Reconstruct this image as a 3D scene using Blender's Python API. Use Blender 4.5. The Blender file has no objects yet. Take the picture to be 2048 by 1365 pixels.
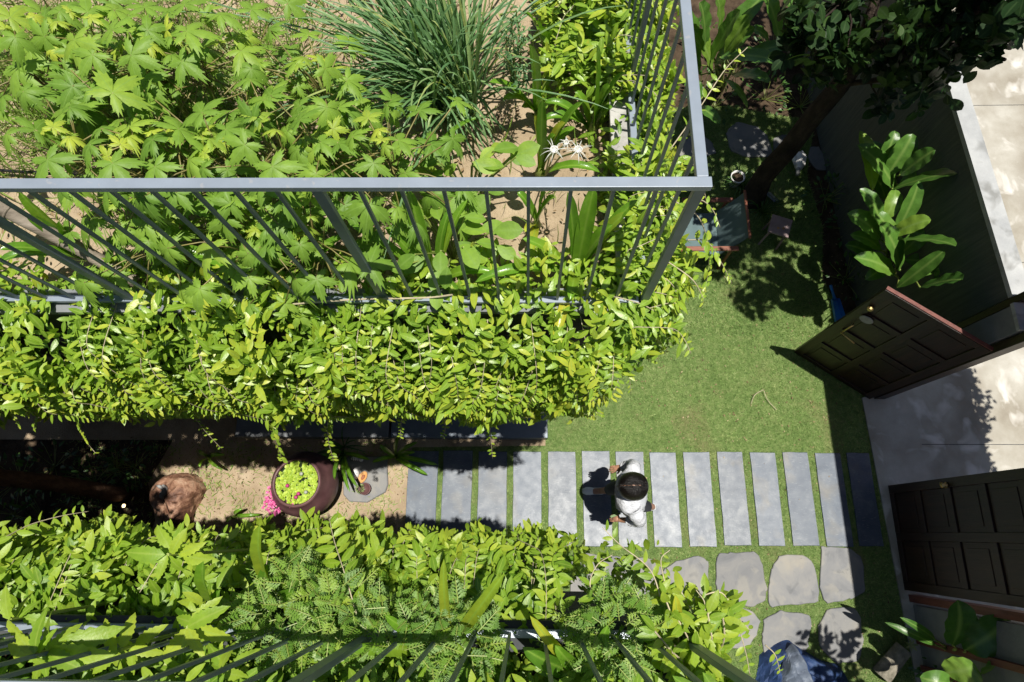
import bpy, math, random
import numpy as np
from mathutils import Vector, Matrix
random.seed(7); RNG = np.random.default_rng(7)
S = bpy.context.scene
COL = S.collection

# ------------------------------------------------------------------ camera
FOC = 1254.0; CAMH = 7.0
_D = np.array([1055 - 1024, -(1066 - 682.5), -FOC]); _Z = -_D / np.linalg.norm(_D)
_X = np.array([1, 0, (1055 - 1024) / FOC]); _X /= np.linalg.norm(_X); _Y = np.cross(_Z, _X)
CM = np.array([_X, _Y, _Z])
cam = bpy.data.objects.new('camera', bpy.data.cameras.new('camera')); COL.objects.link(cam)
mw = Matrix.Identity(4)
for i in range(3):
    for j in range(3): mw[i][j] = CM[i][j]
mw[2][3] = CAMH
cam.matrix_world = mw
cam.data.sensor_width = 36; cam.data.lens = 36 * FOC / 2048; cam.data.clip_end = 500; cam.data.clip_start = .05
S.camera = cam

# ------------------------------------------------------------------ sky, sun, exposure
SUNV = Vector((0.135, -0.028, 1)).normalized()
W = bpy.data.worlds.new('World'); S.world = W; W.use_nodes = True
nt = W.node_tree; bg = nt.nodes['Background']
sky = nt.nodes.new('ShaderNodeTexSky'); sky.sky_type = 'NISHITA'; sky.sun_disc = False
sky.sun_elevation = math.radians(82.3); sky.sun_rotation = math.radians(101.7)
nt.links.new(sky.outputs[0], bg.inputs[0]); bg.inputs[1].default_value = 0.052
sl = bpy.data.lights.new('sun', 'SUN'); sl.energy = 5.0; sl.angle = math.radians(.5); sl.color = (1, .955, .87)
so = bpy.data.objects.new('sun', sl); COL.objects.link(so)
so.rotation_euler = SUNV.to_track_quat('Z', 'Y').to_euler()
S.view_settings.view_transform = 'Standard'; S.view_settings.look = 'None'
S.view_settings.exposure = 0.35; S.view_settings.gamma = 1
S.cycles.max_bounces = 6; S.cycles.transmission_bounces = 4

def G(px, py, z=0.0):
    """point at height z on the line of sight of a measured photo position"""
    d = CM @ np.array([px - 1024, 682.5 - py, -FOC]); t = (z - CAMH) / d[2]
    return Vector((d[0] * t, d[1] * t, z))

# ------------------------------------------------------------------ materials
def newmat(name):
    m = bpy.data.materials.new(name); m.use_nodes = True
    n = m.node_tree.nodes; p = n['Principled BSDF']
    return m, m.node_tree, n, p
def N(t, kind, **kw):
    x = t.nodes.new(kind)
    for k, v in kw.items(): setattr(x, k, v)
    return x
def ramp(t, fac, stops):
    r = N(t, 'ShaderNodeValToRGB')
    while len(r.color_ramp.elements) < len(stops): r.color_ramp.elements.new(.5)
    for e, (p, c) in zip(r.color_ramp.elements, stops):
        e.position = p; e.color = (*c, 1)
    t.links.new(fac, r.inputs[0]); return r
def noise(t, scale, detail=6, rough=.6, vec=None, dist=0):
    n = N(t, 'ShaderNodeTexNoise'); n.inputs['Scale'].default_value = scale
    n.inputs['Detail'].default_value = detail; n.inputs['Roughness'].default_value = rough
    n.inputs['Distortion'].default_value = dist
    if vec is not None: t.links.new(vec, n.inputs['Vector'])
    return n
def mapping(t, scale=(1, 1, 1), rot=(0, 0, 0)):
    tc = N(t, 'ShaderNodeTexCoord'); mp = N(t, 'ShaderNodeMapping')
    mp.inputs['Scale'].default_value = scale; mp.inputs['Rotation'].default_value = rot
    oi = N(t, 'ShaderNodeObjectInfo'); ad = N(t, 'ShaderNodeVectorMath', operation='ADD'); t.links.new(tc.outputs['Object'], ad.inputs[0]); t.links.new(oi.outputs['Location'], ad.inputs[1]); t.links.new(ad.outputs[0], mp.inputs[0]); return mp.outputs[0]
def bump(t, p, h, strength, dist=.01):
    b = N(t, 'ShaderNodeBump'); b.inputs['Strength'].default_value = strength
    b.inputs['Distance'].default_value = dist; t.links.new(h, b.inputs['Height'])
    t.links.new(b.outputs[0], p.inputs['Normal'])
def surf(name, stops, scale=4, rough=.8, bs=.3, bscale=40, scl=(1, 1, 1), bd=.01, spec=.4, metal=0, detail=8, dist=0, rough2=None, vary=.0):
    m, t, n, p = newmat(name)
    v = mapping(t, scl)
    a = noise(t, scale, detail, .62, v, dist); r = ramp(t, a.outputs[0], stops)
    oi = N(t, 'ShaderNodeObjectInfo'); mr0 = N(t, 'ShaderNodeMapRange'); mr0.inputs[3].default_value = 1 - vary; mr0.inputs[4].default_value = 1 + vary
    t.links.new(oi.outputs['Random'], mr0.inputs[0]); hs = N(t, 'ShaderNodeHueSaturation'); t.links.new(mr0.outputs[0], hs.inputs['Value']); t.links.new(r.outputs[0], hs.inputs['Color'])
    t.links.new(hs.outputs[0], p.inputs['Base Color'])
    b = noise(t, bscale, 6, .65, v); bump(t, p, b.outputs[0], bs, bd)
    p.inputs['Specular IOR Level'].default_value = spec; p.inputs['Metallic'].default_value = metal
    if rough2 is None: p.inputs['Roughness'].default_value = rough
    else:
        a2 = noise(t, scale * 2.3, 6, .6, v)
        mr = N(t, 'ShaderNodeMapRange'); mr.inputs[1].default_value = .35; mr.inputs[2].default_value = .65
        mr.inputs[3].default_value = rough; mr.inputs[4].default_value = rough2
        t.links.new(a2.outputs[0], mr.inputs[0]); t.links.new(mr.outputs[0], p.inputs['Roughness'])
    return m
def leafmat(name, c0, c1, c2, rough=.38, trans=.35, ribc=None, spec=.5, tint=(1.0, 1.1, .45)):
    """tone attribute picks the colour of each leaf, rib attribute lightens its midrib"""
    m, t, n, p = newmat(name)
    at = N(t, 'ShaderNodeAttribute', attribute_name='tone')
    r = ramp(t, at.outputs['Fac'], [(0, c0), (.55, c1), (1, c2)])
    v = mapping(t); nz = noise(t, 30, 4, .6, v)
    mx = N(t, 'ShaderNodeMix', data_type='RGBA', blend_type='MULTIPLY'); mx.inputs[0].default_value = 1
    rr = ramp(t, nz.outputs[0], [(.3, (.8, .82, .8)), (.7, (1.12, 1.1, 1.05))])
    t.links.new(r.outputs[0], mx.inputs[6]); t.links.new(rr.outputs[0], mx.inputs[7])
    col = mx.outputs[2]
    if ribc:
        ra = N(t, 'ShaderNodeAttribute', attribute_name='rib')
        mp = N(t, 'ShaderNodeMapRange'); mp.inputs[1].default_value = .22; mp.inputs[2].default_value = 0
        mp.inputs[3].default_value = 0; mp.inputs[4].default_value = .75
        t.links.new(ra.outputs['Fac'], mp.inputs[0])
        m2 = N(t, 'ShaderNodeMix', data_type='RGBA'); t.links.new(mp.outputs[0], m2.inputs[0])
        t.links.new(col, m2.inputs[6]); m2.inputs[7].default_value = (*ribc, 1); col = m2.outputs[2]
    t.links.new(col, p.inputs['Base Color']); p.inputs['Roughness'].default_value = rough
    p.inputs['Specular IOR Level'].default_value = spec
    bump(t, p, noise(t, 120, 3, .5, v).outputs[0], .25, .004)
    tr = N(t, 'ShaderNodeBsdfTranslucent'); tm = N(t, 'ShaderNodeMix', data_type='RGBA', blend_type='MULTIPLY')
    tm.inputs[0].default_value = 1; t.links.new(col, tm.inputs[6]); tm.inputs[7].default_value = (*[x * 1.25 for x in tint], 1)
    t.links.new(tm.outputs[2], tr.inputs[0])
    ms = N(t, 'ShaderNodeMixShader'); ms.inputs[0].default_value = trans
    t.links.new(p.outputs[0], ms.inputs[1]); t.links.new(tr.outputs[0], ms.inputs[2])
    t.links.new(ms.outputs[0], n['Material Output'].inputs[0])
    return m
def plain(name, c, rough=.6, metal=0, spec=.5, bs=.15, bscale=60, var=.25):
    lo = tuple(x * (1 - var) for x in c); hi = tuple(min(1, x * (1 + var)) for x in c)
    return surf(name, [(.35, lo), (.65, hi)], 9, rough, bs, bscale, spec=spec, metal=metal, bd=.004)

M = {}
M['sand'] = surf('sandy_soil', [(.25, (.16, .115, .07)), (.42, (.33, .25, .165)), (.6, (.44, .345, .235)), (.8, (.53, .44, .32))], 2.2, .95, .9, 55, bd=.02, spec=.1)
M['terrace_sand'] = surf('terrace_sand', [(.25, (.19, .14, .085)), (.42, (.36, .275, .18)), (.6, (.47, .37, .25)), (.8, (.56, .46, .33))], 3.5, .95, 1, 45, bd=.02, spec=.1)
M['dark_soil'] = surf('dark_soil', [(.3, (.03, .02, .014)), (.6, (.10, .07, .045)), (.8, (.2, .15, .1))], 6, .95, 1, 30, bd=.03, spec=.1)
M['lawn'] = surf('lawn_turf', [(.3, (.13, .20, .06)), (.5, (.20, .29, .09)), (.7, (.30, .36, .14))], 14, .95, 1, 160, bd=.03, spec=.1)
M['slab'] = surf('slab_stone', [(.30, (.046, .064, .094)), (.43, (.063, .084, .117)), (.55, (.08, .101, .132)), (.72, (.15, .168, .19))], 5.5, .365, .5, 120, rough2=.44, bd=.002, spec=.41, detail=15, dist=.25, vary=.09)
def overlay_streaks(m, col, amt, scale=26, stretch=(1, 7, 1), lo=.62, hi=.72, big=None):
    """scratches and stains mixed over the base colour of a surf material"""
    t = m.node_tree; p = t.nodes['Principled BSDF']; l = p.inputs['Base Color'].links[0]; src = l.from_socket
    v = mapping(t, stretch, (0, 0, .6)); a = noise(t, scale, 3, .5, v, .6); mr = N(t, 'ShaderNodeMapRange'); mr.inputs[1].default_value = lo; mr.inputs[2].default_value = hi; mr.inputs[4].default_value = amt
    t.links.new(a.outputs[0], mr.inputs[0]); mx = N(t, 'ShaderNodeMix', data_type='RGBA'); t.links.new(mr.outputs[0], mx.inputs[0]); t.links.new(src, mx.inputs[6]); mx.inputs[7].default_value = (*col, 1)
    t.links.new(mx.outputs[2], p.inputs['Base Color'])
overlay_streaks(M['slab'], (.30, .31, .31), .55)
overlay_streaks(M['slab'], (.16, .14, .10), .5, 3, (1, 1, 1), .55, .75)
M['flag'] = surf('flagstone', [(.3, (.11, .115, .125)), (.45, (.16, .163, .168)), (.6, (.20, .197, .19)), (.75, (.27, .24, .19))], 2.3, .6, .5, 60, bd=.005, dist=.9, detail=12, vary=.15)
M['concrete'] = surf('pavement_concrete', [(.25, (.20, .17, .13)), (.42, (.31, .285, .235)), (.56, (.40, .38, .33)), (.7, (.52, .505, .46))], 1.3, .85, .35, 45, bd=.008, spec=.3, detail=12)
M['coping'] = surf('coping_cement', [(.3, (.27, .28, .29)), (.6, (.42, .43, .43)), (.8, (.55, .55, .54))], 3, .8, .4, 40, spec=.3)
M['boardwall'] = surf('board_marked_wall', [(.3, (.075, .085, .075)), (.5, (.095, .105, .092)), (.75, (.125, .135, .118))], 3.0, .85, .35, 6, scl=(14, 14, .7), bd=.02, spec=.3)
M['greywall'] = surf('grey_render', [(.3, (.13, .14, .15)), (.7, (.22, .23, .24))], 3, .8, .3, 30)
M['darkwall'] = surf('dark_render', [(.3, (.035, .038, .042)), (.7, (.075, .08, .085))], 3, .8, .3, 30)
M['whitewash'] = surf('weathered_whitewash', [(.3, (.2, .19, .18)), (.5, (.40, .39, .37)), (.8, (.55, .54, .51))], 8, .85, .4, 50)
M['steel'] = plain('painted_grey_steel', (.245, .285, .335), .33, .15, .5, .06, 25, .07)
M['steel_dark'] = plain('painted_dark_steel', (.13, .16, .2), .38, .15, .5, .06, 25, .1)
M['door'] = surf('dark_varnished_wood', [(.3, (.010, .0045, .0035)), (.55, (.022, .009, .006)), (.8, (.042, .018, .012))], 3, .42, .35, 8, scl=(9, 9, .8), bd=.006)
M['door_edge'] = surf('red_brown_wood', [(.3, (.10, .03, .022)), (.7, (.19, .065, .048))], 4, .5, .3, 10, scl=(6, 6, 1))
M['brass'] = plain('brass', (.45, .33, .14), .35, .9)
M['bark'] = surf('dark_bark', [(.3, (.016, .012, .010)), (.55, (.05, .036, .028)), (.8, (.11, .08, .06))], 9, .9, 1, 22, scl=(1, 1, .5), bd=.05, spec=.2)
M['bark_brown'] = surf('brown_bark', [(.3, (.06, .03, .018)), (.55, (.15, .085, .05)), (.8, (.25, .15, .09))], 9, .9, 1, 22, scl=(1, 1, .5), bd=.05, spec=.2)
M['bamboo'] = surf('old_bamboo', [(.3, (.11, .09, .065)), (.55, (.24, .2, .155)), (.8, (.36, .31, .25))], 6, .7, .5, 30, scl=(.6, 3, 3))
M['stem_pale'] = plain('pale_vine_stem', (.42, .36, .24), .7)
M['stem_green'] = plain('green_stem', (.22, .27, .06), .5)
M['stem_red'] = plain('red_green_stem', (.20, .17, .055), .5)
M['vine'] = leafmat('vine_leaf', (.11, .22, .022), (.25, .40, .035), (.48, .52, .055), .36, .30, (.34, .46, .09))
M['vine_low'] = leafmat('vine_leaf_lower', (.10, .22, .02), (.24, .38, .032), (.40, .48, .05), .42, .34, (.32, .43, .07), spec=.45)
M['okra'] = leafmat('okra_leaf', (.11, .23, .03), (.235, .385, .05), (.45, .53, .065), .5, .34, (.22, .36, .07), spec=.35)
M['lily'] = leafmat('strap_leaf', (.07, .19, .018), (.16, .33, .025), (.52, .50, .05), .28, .28, (.26, .42, .06), spec=.6)
M['lemongrass'] = leafmat('lemongrass_blade', (.075, .17, .065), (.15, .28, .11), (.38, .44, .15), .45, .25)
M['heli'] = leafmat('paddle_leaf', (.04, .11, .02), (.10, .22, .035), (.26, .38, .045), .35, .25, (.22, .34, .08))
M['fern'] = leafmat('ferny_leaf', (.09, .20, .025), (.17, .31, .04), (.30, .42, .055), .5, .34)
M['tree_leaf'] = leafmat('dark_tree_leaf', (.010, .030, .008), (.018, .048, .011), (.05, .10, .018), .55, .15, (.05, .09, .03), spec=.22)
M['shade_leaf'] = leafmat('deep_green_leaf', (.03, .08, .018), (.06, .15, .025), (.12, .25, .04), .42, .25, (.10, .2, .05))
M['grass'] = leafmat('grass_blade', (.13, .235, .065), (.26, .40, .125), (.50, .57, .27), .6, .25, spec=.25)
M['weed'] = leafmat('weed_blade', (.10, .20, .03), (.20, .32, .05), (.42, .42, .16), .5, .25)
M['dry'] = leafmat('dry_litter', (.10, .06, .03), (.28, .19, .10), (.45, .36, .22), .8, .1)
M['lettuce'] = leafmat('water_lettuce_leaf', (.22, .36, .03), (.40, .55, .06), (.60, .70, .12), .5, .3)
M['cactus'] = leafmat('cactus_leaf', (.10, .15, .05), (.22, .27, .10), (.35, .38, .18), .6, .1)
M['petal_w'] = leafmat('white_petal', (.45, .47, .42), (.55, .56, .52), (.62, .63, .60), .5, .3, tint=(1, 1, 1))
M['petal_p'] = leafmat('pink_petal', (.5, .05, .22), (.72, .10, .36), (.85, .30, .55), .5, .25, tint=(1, .6, .8))
M['jar'] = surf('plum_glaze', [(.3, (.075, .034, .036)), (.55, (.12, .058, .058)), (.8, (.17, .09, .085))], 5, .36, .2, 30, rough2=.55, bd=.005)
M['rock'] = surf('red_rock', [(.3, (.05, .022, .014)), (.44, (.16, .075, .045)), (.55, (.34, .19, .12)), (.75, (.52, .37, .26))], 7, .5, 1, 18, bd=.02, dist=.8)
M['water'] = plain('dark_water', (.02, .03, .02), .08)
M['black'] = plain('black_plastic', (.01, .01, .012), .5)
M['white'] = plain('white_ceramic', (.72, .71, .68), .35, var=.08)
M['greyc'] = plain('grey_ceramic', (.28, .28, .27), .6)
M['tan'] = plain('tan_shell', (.50, .26, .09), .5)
M['terracotta'] = plain('terracotta', (.30, .12, .065), .75)
M['oldclay'] = surf('mossy_clay', [(.3, (.09, .085, .06)), (.6, (.26, .235, .185)), (.8, (.4, .36, .29))], 14, .9, .8, 50)
M['inside_red'] = plain('dark_red_clay', (.10, .02, .012), .8)
M['wood_orange'] = surf('oiled_timber', [(.3, (.15, .05, .028)), (.7, (.26, .095, .055))], 6, .5, .3, 20, scl=(1, 6, 6))
M['canvas'] = surf('green_grey_canvas', [(.3, (.075, .12, .125)), (.7, (.115, .17, .175))], 5, .8, .3, 120)
M['pinkwood'] = surf('faded_pink_wood', [(.3, (.22, .15, .15)), (.7, (.36, .27, .265))], 8, .7, .3, 40)
M['tarp'] = surf('blue_tarpaulin', [(.3, (.010, .022, .07)), (.55, (.022, .05, .14)), (.8, (.09, .14, .24))], 5, .6, .6, 9, bd=.03)
M['tarp_grey'] = surf('grey_tarpaulin', [(.3, (.09, .11, .15)), (.7, (.15, .18, .23))], 5, .5, .6, 9, bd=.03)
M['blueplastic'] = plain('blue_plastic', (.03, .20, .62), .35, var=.1)
M['orangeplastic'] = plain('orange_plastic', (.8, .12, .03), .4, var=.1)
M['skin'] = plain('tanned_skin', (.38, .2, .125), .5, var=.08)
M['shirt'] = surf('white_cotton', [(.3, (.58, .60, .64)), (.7, (.70, .71, .74))], 6, .85, .9, 14, bd=.03, spec=.2)
M['trouser'] = plain('black_cloth', (.012, .013, .018), .8, var=.2)
M['hair'] = surf('black_hair', [(.3, (.003, .0025, .0025)), (.7, (.008, .006, .005))], 4, .3, .6, 8, scl=(1.5, 40, 3), bd=.01, spec=.3)
M['shoe'] = plain('pale_canvas_shoe', (.68, .70, .70), .8, var=.1)
mL, t, n, p = newmat('warm_lamp_lens'); p.inputs['Base Color'].default_value = (1, .8, .5, 1)
p.inputs['Emission Color'].default_value = (1, .72, .38, 1); p.inputs['Emission Strength'].default_value = 3; M['lens'] = mL

# ------------------------------------------------------------------ mesh tools
def tag(o, label=None, cat=None, group=None, kind=None):
    if label: o['label'] = label
    if cat: o['category'] = cat
    if group: o['group'] = group
    if kind: o['kind'] = kind
    return o
def thing(name, label, cat, loc=(0, 0, 0), group=None, kind=None):
    o = bpy.data.objects.new(name, None); o.empty_display_size = .1; COL.objects.link(o); o.location = Vector(loc)
    return tag(o, label, cat, group, kind)
def wloc(o):
    v = Vector((0, 0, 0))
    while o is not None: v = v + o.location; o = o.parent
    return v
class MB:
    def __init__(s): s.v = []; s.f = []; s.m = []
    def add(s, vs, fs, mi=0):
        o = len(s.v); s.v += [tuple(x) for x in vs]
        for f in fs: s.f.append([i + o for i in f]); s.m.append(mi)
        return s
    def box(s, c, d, rz=0, mi=0, ax=None):
        R = ax if ax is not None else Matrix.Rotation(rz, 3, 'Z'); c = Vector(c)
        vs = [c + R @ Vector((sx * d[0] / 2, sy * d[1] / 2, sz * d[2] / 2)) for sx in (-1, 1) for sy in (-1, 1) for sz in (-1, 1)]
        return s.add(vs, [(0, 1, 3, 2), (4, 6, 7, 5), (0, 4, 5, 1), (2, 3, 7, 6), (0, 2, 6, 4), (1, 5, 7, 3)], mi)
    def tube(s, pts, r, n=8, mi=0, cap=True, flat=1.0):
        pts = [Vector(p) for p in pts]
        if not isinstance(r, (list, tuple)): r = [r] * len(pts)
        o = len(s.v); T = (pts[1] - pts[0]).normalized(); U = T.orthogonal().normalized()
        for i, pnt in enumerate(pts):
            a = pts[max(0, i - 1)]; b = pts[min(len(pts) - 1, i + 1)]; T = (b - a).normalized()
            U = (U - T * U.dot(T)).normalized(); V = T.cross(U)
            for k in range(n):
                an = 2 * math.pi * k / n; s.v.append(tuple(pnt + (U * math.cos(an) + V * math.sin(an) * flat) * r[i]))
        for i in range(len(pts) - 1):
            for k in range(n):
                s.f.append([o + i * n + k, o + i * n + (k + 1) % n, o + (i + 1) * n + (k + 1) % n, o + (i + 1) * n + k]); s.m.append(mi)
        if cap:
            s.f.append([o + k for k in range(n)][::-1]); s.m.append(mi)
            s.f.append([o + (len(pts) - 1) * n + k for k in range(n)]); s.m.append(mi)
        return s
    def lathe(s, prof, c=(0, 0, 0), n=32, mi=0, R=None, sx=1, sy=1):
        o = len(s.v); c = Vector(c)
        for (r, z) in prof:
            for k in range(n):
                a = 2 * math.pi * k / n; p = Vector((r * math.cos(a) * sx, r * math.sin(a) * sy, z))
                if R is not None: p = R @ p
                s.v.append(tuple(c + p))
        for i in range(len(prof) - 1):
            for k in range(n):
                s.f.append([o + i * n + k, o + i * n + (k + 1) % n, o + (i + 1) * n + (k + 1) % n, o + (i + 1) * n + k]); s.m.append(mi)
        return s
    def prism(s, poly, z0, z1, ch=0, mi=0):
        n = len(poly); cx = sum(p[0] for p in poly) / n; cy = sum(p[1] for p in poly) / n
        rings = [(z0, 1.0), (z1 - ch, 1.0)] + ([(z1, None)] if ch else [])
        o = len(s.v)
        for z, k in rings:
            for x, y in poly:
                if k is None:
                    d = math.hypot(x - cx, y - cy); q = 1 - ch / max(d, .01); s.v.append((cx + (x - cx) * q, cy + (y - cy) * q, z))
                else: s.v.append((x, y, z))
        L = len(rings)
        for i in range(L - 1):
            for k in range(n): s.f.append([o + i * n + k, o + i * n + (k + 1) % n, o + (i + 1) * n + (k + 1) % n, o + (i + 1) * n + k]); s.m.append(mi)
        s.f.append([o + (L - 1) * n + k for k in range(n)]); s.m.append(mi)
        s.f.append([o + k for k in range(n)][::-1]); s.m.append(mi)
        return s
    def build(s, name, mat, parent=None, smooth=False, bevel=0, label=None, origin=None):
        me = bpy.data.meshes.new(name)
        V = np.array(s.v, dtype=np.float32).reshape(-1, 3)
        if parent is not None and origin is None: V = V - np.array(wloc(parent), dtype=np.float32)
        if origin is not None: V = V - np.array(origin, dtype=np.float32)
        me.from_pydata(V.tolist(), [], s.f)
        for x in (mat if isinstance(mat, (list, tuple)) else [mat]): me.materials.append(x)
        me.polygons.foreach_set('material_index', s.m)
        if smooth: me.polygons.foreach_set('use_smooth', [True] * len(s.f))
        me.validate(); me.update()
        o = bpy.data.objects.new(name, me); COL.objects.link(o)
        if origin is not None: o.location = origin
        if parent is not None:
            o.parent = parent
        if bevel:
            b = o.modifiers.new('bevel', 'BEVEL'); b.width = bevel; b.segments = 2; b.limit_method = 'ANGLE'
        if label: o['label'] = label
        return o

def tmpl(n=4, w=.4, fold=.18, droop=.25, power=.8, peak=.45, serr=0):
    """leaf template of length 1 along +Y, width w, fold along the midrib"""
    V = []; rib = []
    for i in range(n + 1):
        s = i / n
        ww = w / 2 * (math.sin(math.pi * s ** (math.log(.5) / math.log(peak))) ** power if 0 < s < 1 else 0)
        if serr and i % 2: ww *= 1 - serr
        z = -droop * s * s
        V += [(-ww, s, z + fold * ww), (0, s, z), (ww, s, z + fold * ww)]; rib += [1, 0, 1]
    F = []
    for i in range(n):
        a = 3 * i
        F += [(a, a + 1, a + 4, a + 3), (a + 1, a + 2, a + 5, a + 4)]
    return np.array(V), F, np.array(rib)
def palmate(lobes=5, serr=.10, depth=.62, nb=12, curl=.25):
    """lobed okra leaf, hub at the origin, length about 1"""
    ang = [-128, -66, 0, 66, 128] if lobes == 5 else [-75, 0, 75]
    ln = [.62, .92, 1.0, .92, .62] if lobes == 5 else [.8, 1, .8]
    pts = [(-172, .12)]
    for li, (a, l) in enumerate(zip(ang, ln)):
        for k in range(nb + 1):
            u = -1 + 2 * k / nb
            r = l * ((1 - abs(u)) ** .72 * (1 - (1 - depth)) + (1 - depth))
            da = u * 33 * (.75 + .25 * abs(u))
            r *= 1 + (serr if k % 2 else -serr) * (1 - abs(u) * .6)
            pts.append((a + da, r))
    pts.append((172, .12))
    V = [(0, 0, 0)]; rib = [0]
    rings = (.35, .7, 1.0)
    for q in rings:
        for (a, r) in pts:
            th = math.radians(a); rr = r * q
            near = min(abs(a - b) for b in ang)
            zz = -curl * rr * rr + .06 * math.cos(math.radians(near) * 5) * rr
            V.append((rr * math.sin(th), rr * math.cos(th), zz)); rib.append(min(1, near / 31 * (.6 + q) * 2.2))
    n = len(pts); F = []
    for k in range(n - 1):
        F.append((0, 1 + k + 1, 1 + k))
        for r in range(len(rings) - 1):
            F.append((1 + r * n + k, 1 + r * n + k + 1, 1 + (r + 1) * n + k + 1, 1 + (r + 1) * n + k))
    return np.array(V), F, np.array(rib)
def frames(d, nrm):
    """(N,3,3) matrices with columns side, direction, normal"""
    d = d / np.linalg.norm(d, axis=1, keepdims=True)
    side = np.cross(d, nrm); side /= np.maximum(np.linalg.norm(side, axis=1, keepdims=True), 1e-6)
    n2 = np.cross(side, d)
    return np.stack([side, d, n2], axis=2)
def scatter(name, T, R, loc, scale, tone, mat, parent=None, smooth=True, label=None, extra=None):
    V, F, rib = T; loc = np.asarray(loc, float); n = len(loc)
    scale = np.broadcast_to(np.asarray(scale, float).reshape(-1, 1) if np.ndim(scale) <= 1 else scale, (n, 3)) if np.ndim(scale) else np.full((n, 3), float(scale))
    P = np.einsum('nij,nkj->nki', R, V[None] * scale[:, None, :]) + loc[:, None, :]
    if parent is not None: P = P - np.array(wloc(parent))
    k = len(V); P = P.reshape(-1, 3).astype(np.float32)
    fl = np.array([i for f in F for i in f]); ft = np.array([len(f) for f in F])
    loops = (fl[None] + (np.arange(n) * k)[:, None]).ravel().astype(np.int32)
    tot = np.tile(ft, n).astype(np.int32); st = np.concatenate([[0], np.cumsum(tot)[:-1]]).astype(np.int32)
    me = bpy.data.meshes.new(name)
    me.vertices.add(len(P)); me.loops.add(len(loops)); me.polygons.add(len(tot))
    me.vertices.foreach_set('co', P.ravel()); me.loops.foreach_set('vertex_index', loops)
    me.polygons.foreach_set('loop_start', st); me.polygons.foreach_set('loop_total', tot)
    me.update(calc_edges=True)
    if smooth: me.polygons.foreach_set('use_smooth', np.ones(len(tot), dtype=bool))
    a = me.attributes.new('tone', 'FLOAT', 'POINT'); a.data.foreach_set('value', np.repeat(np.clip(tone, 0, 1), k).astype(np.float32))
    a = me.attributes.new('rib', 'FLOAT', 'POINT'); a.data.foreach_set('value', np.tile(rib, n).astype(np.float32))
    me.materials.append(mat)
    o = bpy.data.objects.new(name, me); COL.objects.link(o)
    if parent is not None: o.parent = parent
    if label: o['label'] = label
    return o
class Leaves:
    """collects leaves of one plant; all share a template"""
    def __init__(s): s.p = []; s.d = []; s.n = []; s.s = []; s.t = []
    def add(s, p, d, n, sc, t): s.p.append(tuple(p)); s.d.append(tuple(d)); s.n.append(tuple(n)); s.s.append(sc); s.t.append(t)
    def build(s, name, T, mat, parent=None, **kw):
        return scatter(name, T, frames(np.array(s.d), np.array(s.n)), s.p, np.array(s.s, float), np.array(s.t), mat, parent, **kw)
LEAF = tmpl(5, .42, .25, .18); LEAF_V = tmpl(5, .35, .14, .16, .78, .45); LEAF_N = tmpl(5, .34, .2, .25); LEAFR = tmpl(6, .62, .15, .15, .7, .55)
PALM = palmate(curl=.40, serr=.17, depth=.72); PALM2 = palmate(curl=.85, serr=.22, depth=.60); SERR = tmpl(14, .40, .2, .3, .8, .42, .22)
BLADE = (np.array([(-.5, 0, 0), (.5, 0, 0), (0, 1, .25)]), [(0, 1, 2)], np.array([1, 1, 0]))
BLADE2 = tmpl(3, .5, 0, .3, .6, .3)

class Ribbons:
    """long strap or paddle leaves following an arched path, as one mesh with tone and rib"""
    def __init__(s): s.v = []; s.f = []; s.t = []; s.r = []
    def add(s, p0, p1, w, arch=.1, tone=.5, n=12, peak=.45, power=.6, fold=.25, base=.35, p_up=None, twist=0):
        p0 = Vector(p0); p1 = Vector(p1); mid = (p0 + p1) / 2 + Vector((0, 0, arch)) if p_up is None else Vector(p_up)
        o = len(s.v); cols = 5; tw = twist
        for i in range(n + 1):
            u = i / n; c = p0 * (1 - u) ** 2 + mid * 2 * u * (1 - u) + p1 * u * u
            d = ((mid - p0) * (1 - u) + (p1 - mid) * u).normalized()
            side = d.cross(Vector((0, 0, 1)))
            if side.length < 1e-3: side = Vector((1, 0, 0))
            side.normalize(); nn = side.cross(d).normalized()
            if twist: q = Matrix.Rotation(tw * u, 3, d); side = q @ side; nn = q @ nn
            ww = w / 2 * (max(base * (1 - u), math.sin(math.pi * u ** (math.log(.5) / math.log(peak))) ** power) if u < 1 else .02)
            for k in range(cols):
                q = -1 + 2 * k / (cols - 1); wob = .04 * w * math.sin(u * 23 + q * 2 + o)
                s.v.append(c + side * ww * q + nn * (fold * ww * q * q + wob * abs(q))); s.t.append(tone + .05 * math.sin(u * 5)); s.r.append(abs(q))
        for i in range(n):
            for k in range(cols - 1):
                a = o + i * cols + k; s.f.append((a, a + 1, a + cols + 1, a + cols))
    def build(s, name, mat, parent=None):
        me = bpy.data.meshes.new(name); L = Vector((0, 0, 0)) if parent is None else parent.location
        me.from_pydata([tuple(x - L) for x in s.v], [], s.f); me.materials.append(mat)
        me.polygons.foreach_set('use_smooth', [True] * len(s.f))
        for nm, dat in (('tone', s.t), ('rib', s.r)):
            a = me.attributes.new(nm, 'FLOAT', 'POINT'); a.data.foreach_set('value', dat)
        o = bpy.data.objects.new(name, me); COL.objects.link(o); o.parent = parent; return o
def U(a, b): return random.uniform(a, b)
ORD = 'first second third fourth fifth sixth seventh eighth ninth tenth eleventh twelfth thirteenth fourteenth fifteenth sixteenth'.split()

# ================================================================== SETTING
gs = MB().add([(-60, -60, 0), (60, -60, 0), (60, 60, 0), (-60, 60, 0)], [(0, 1, 2, 3)]).build('ground', M['sand']); tag(gs, kind='structure')
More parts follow.
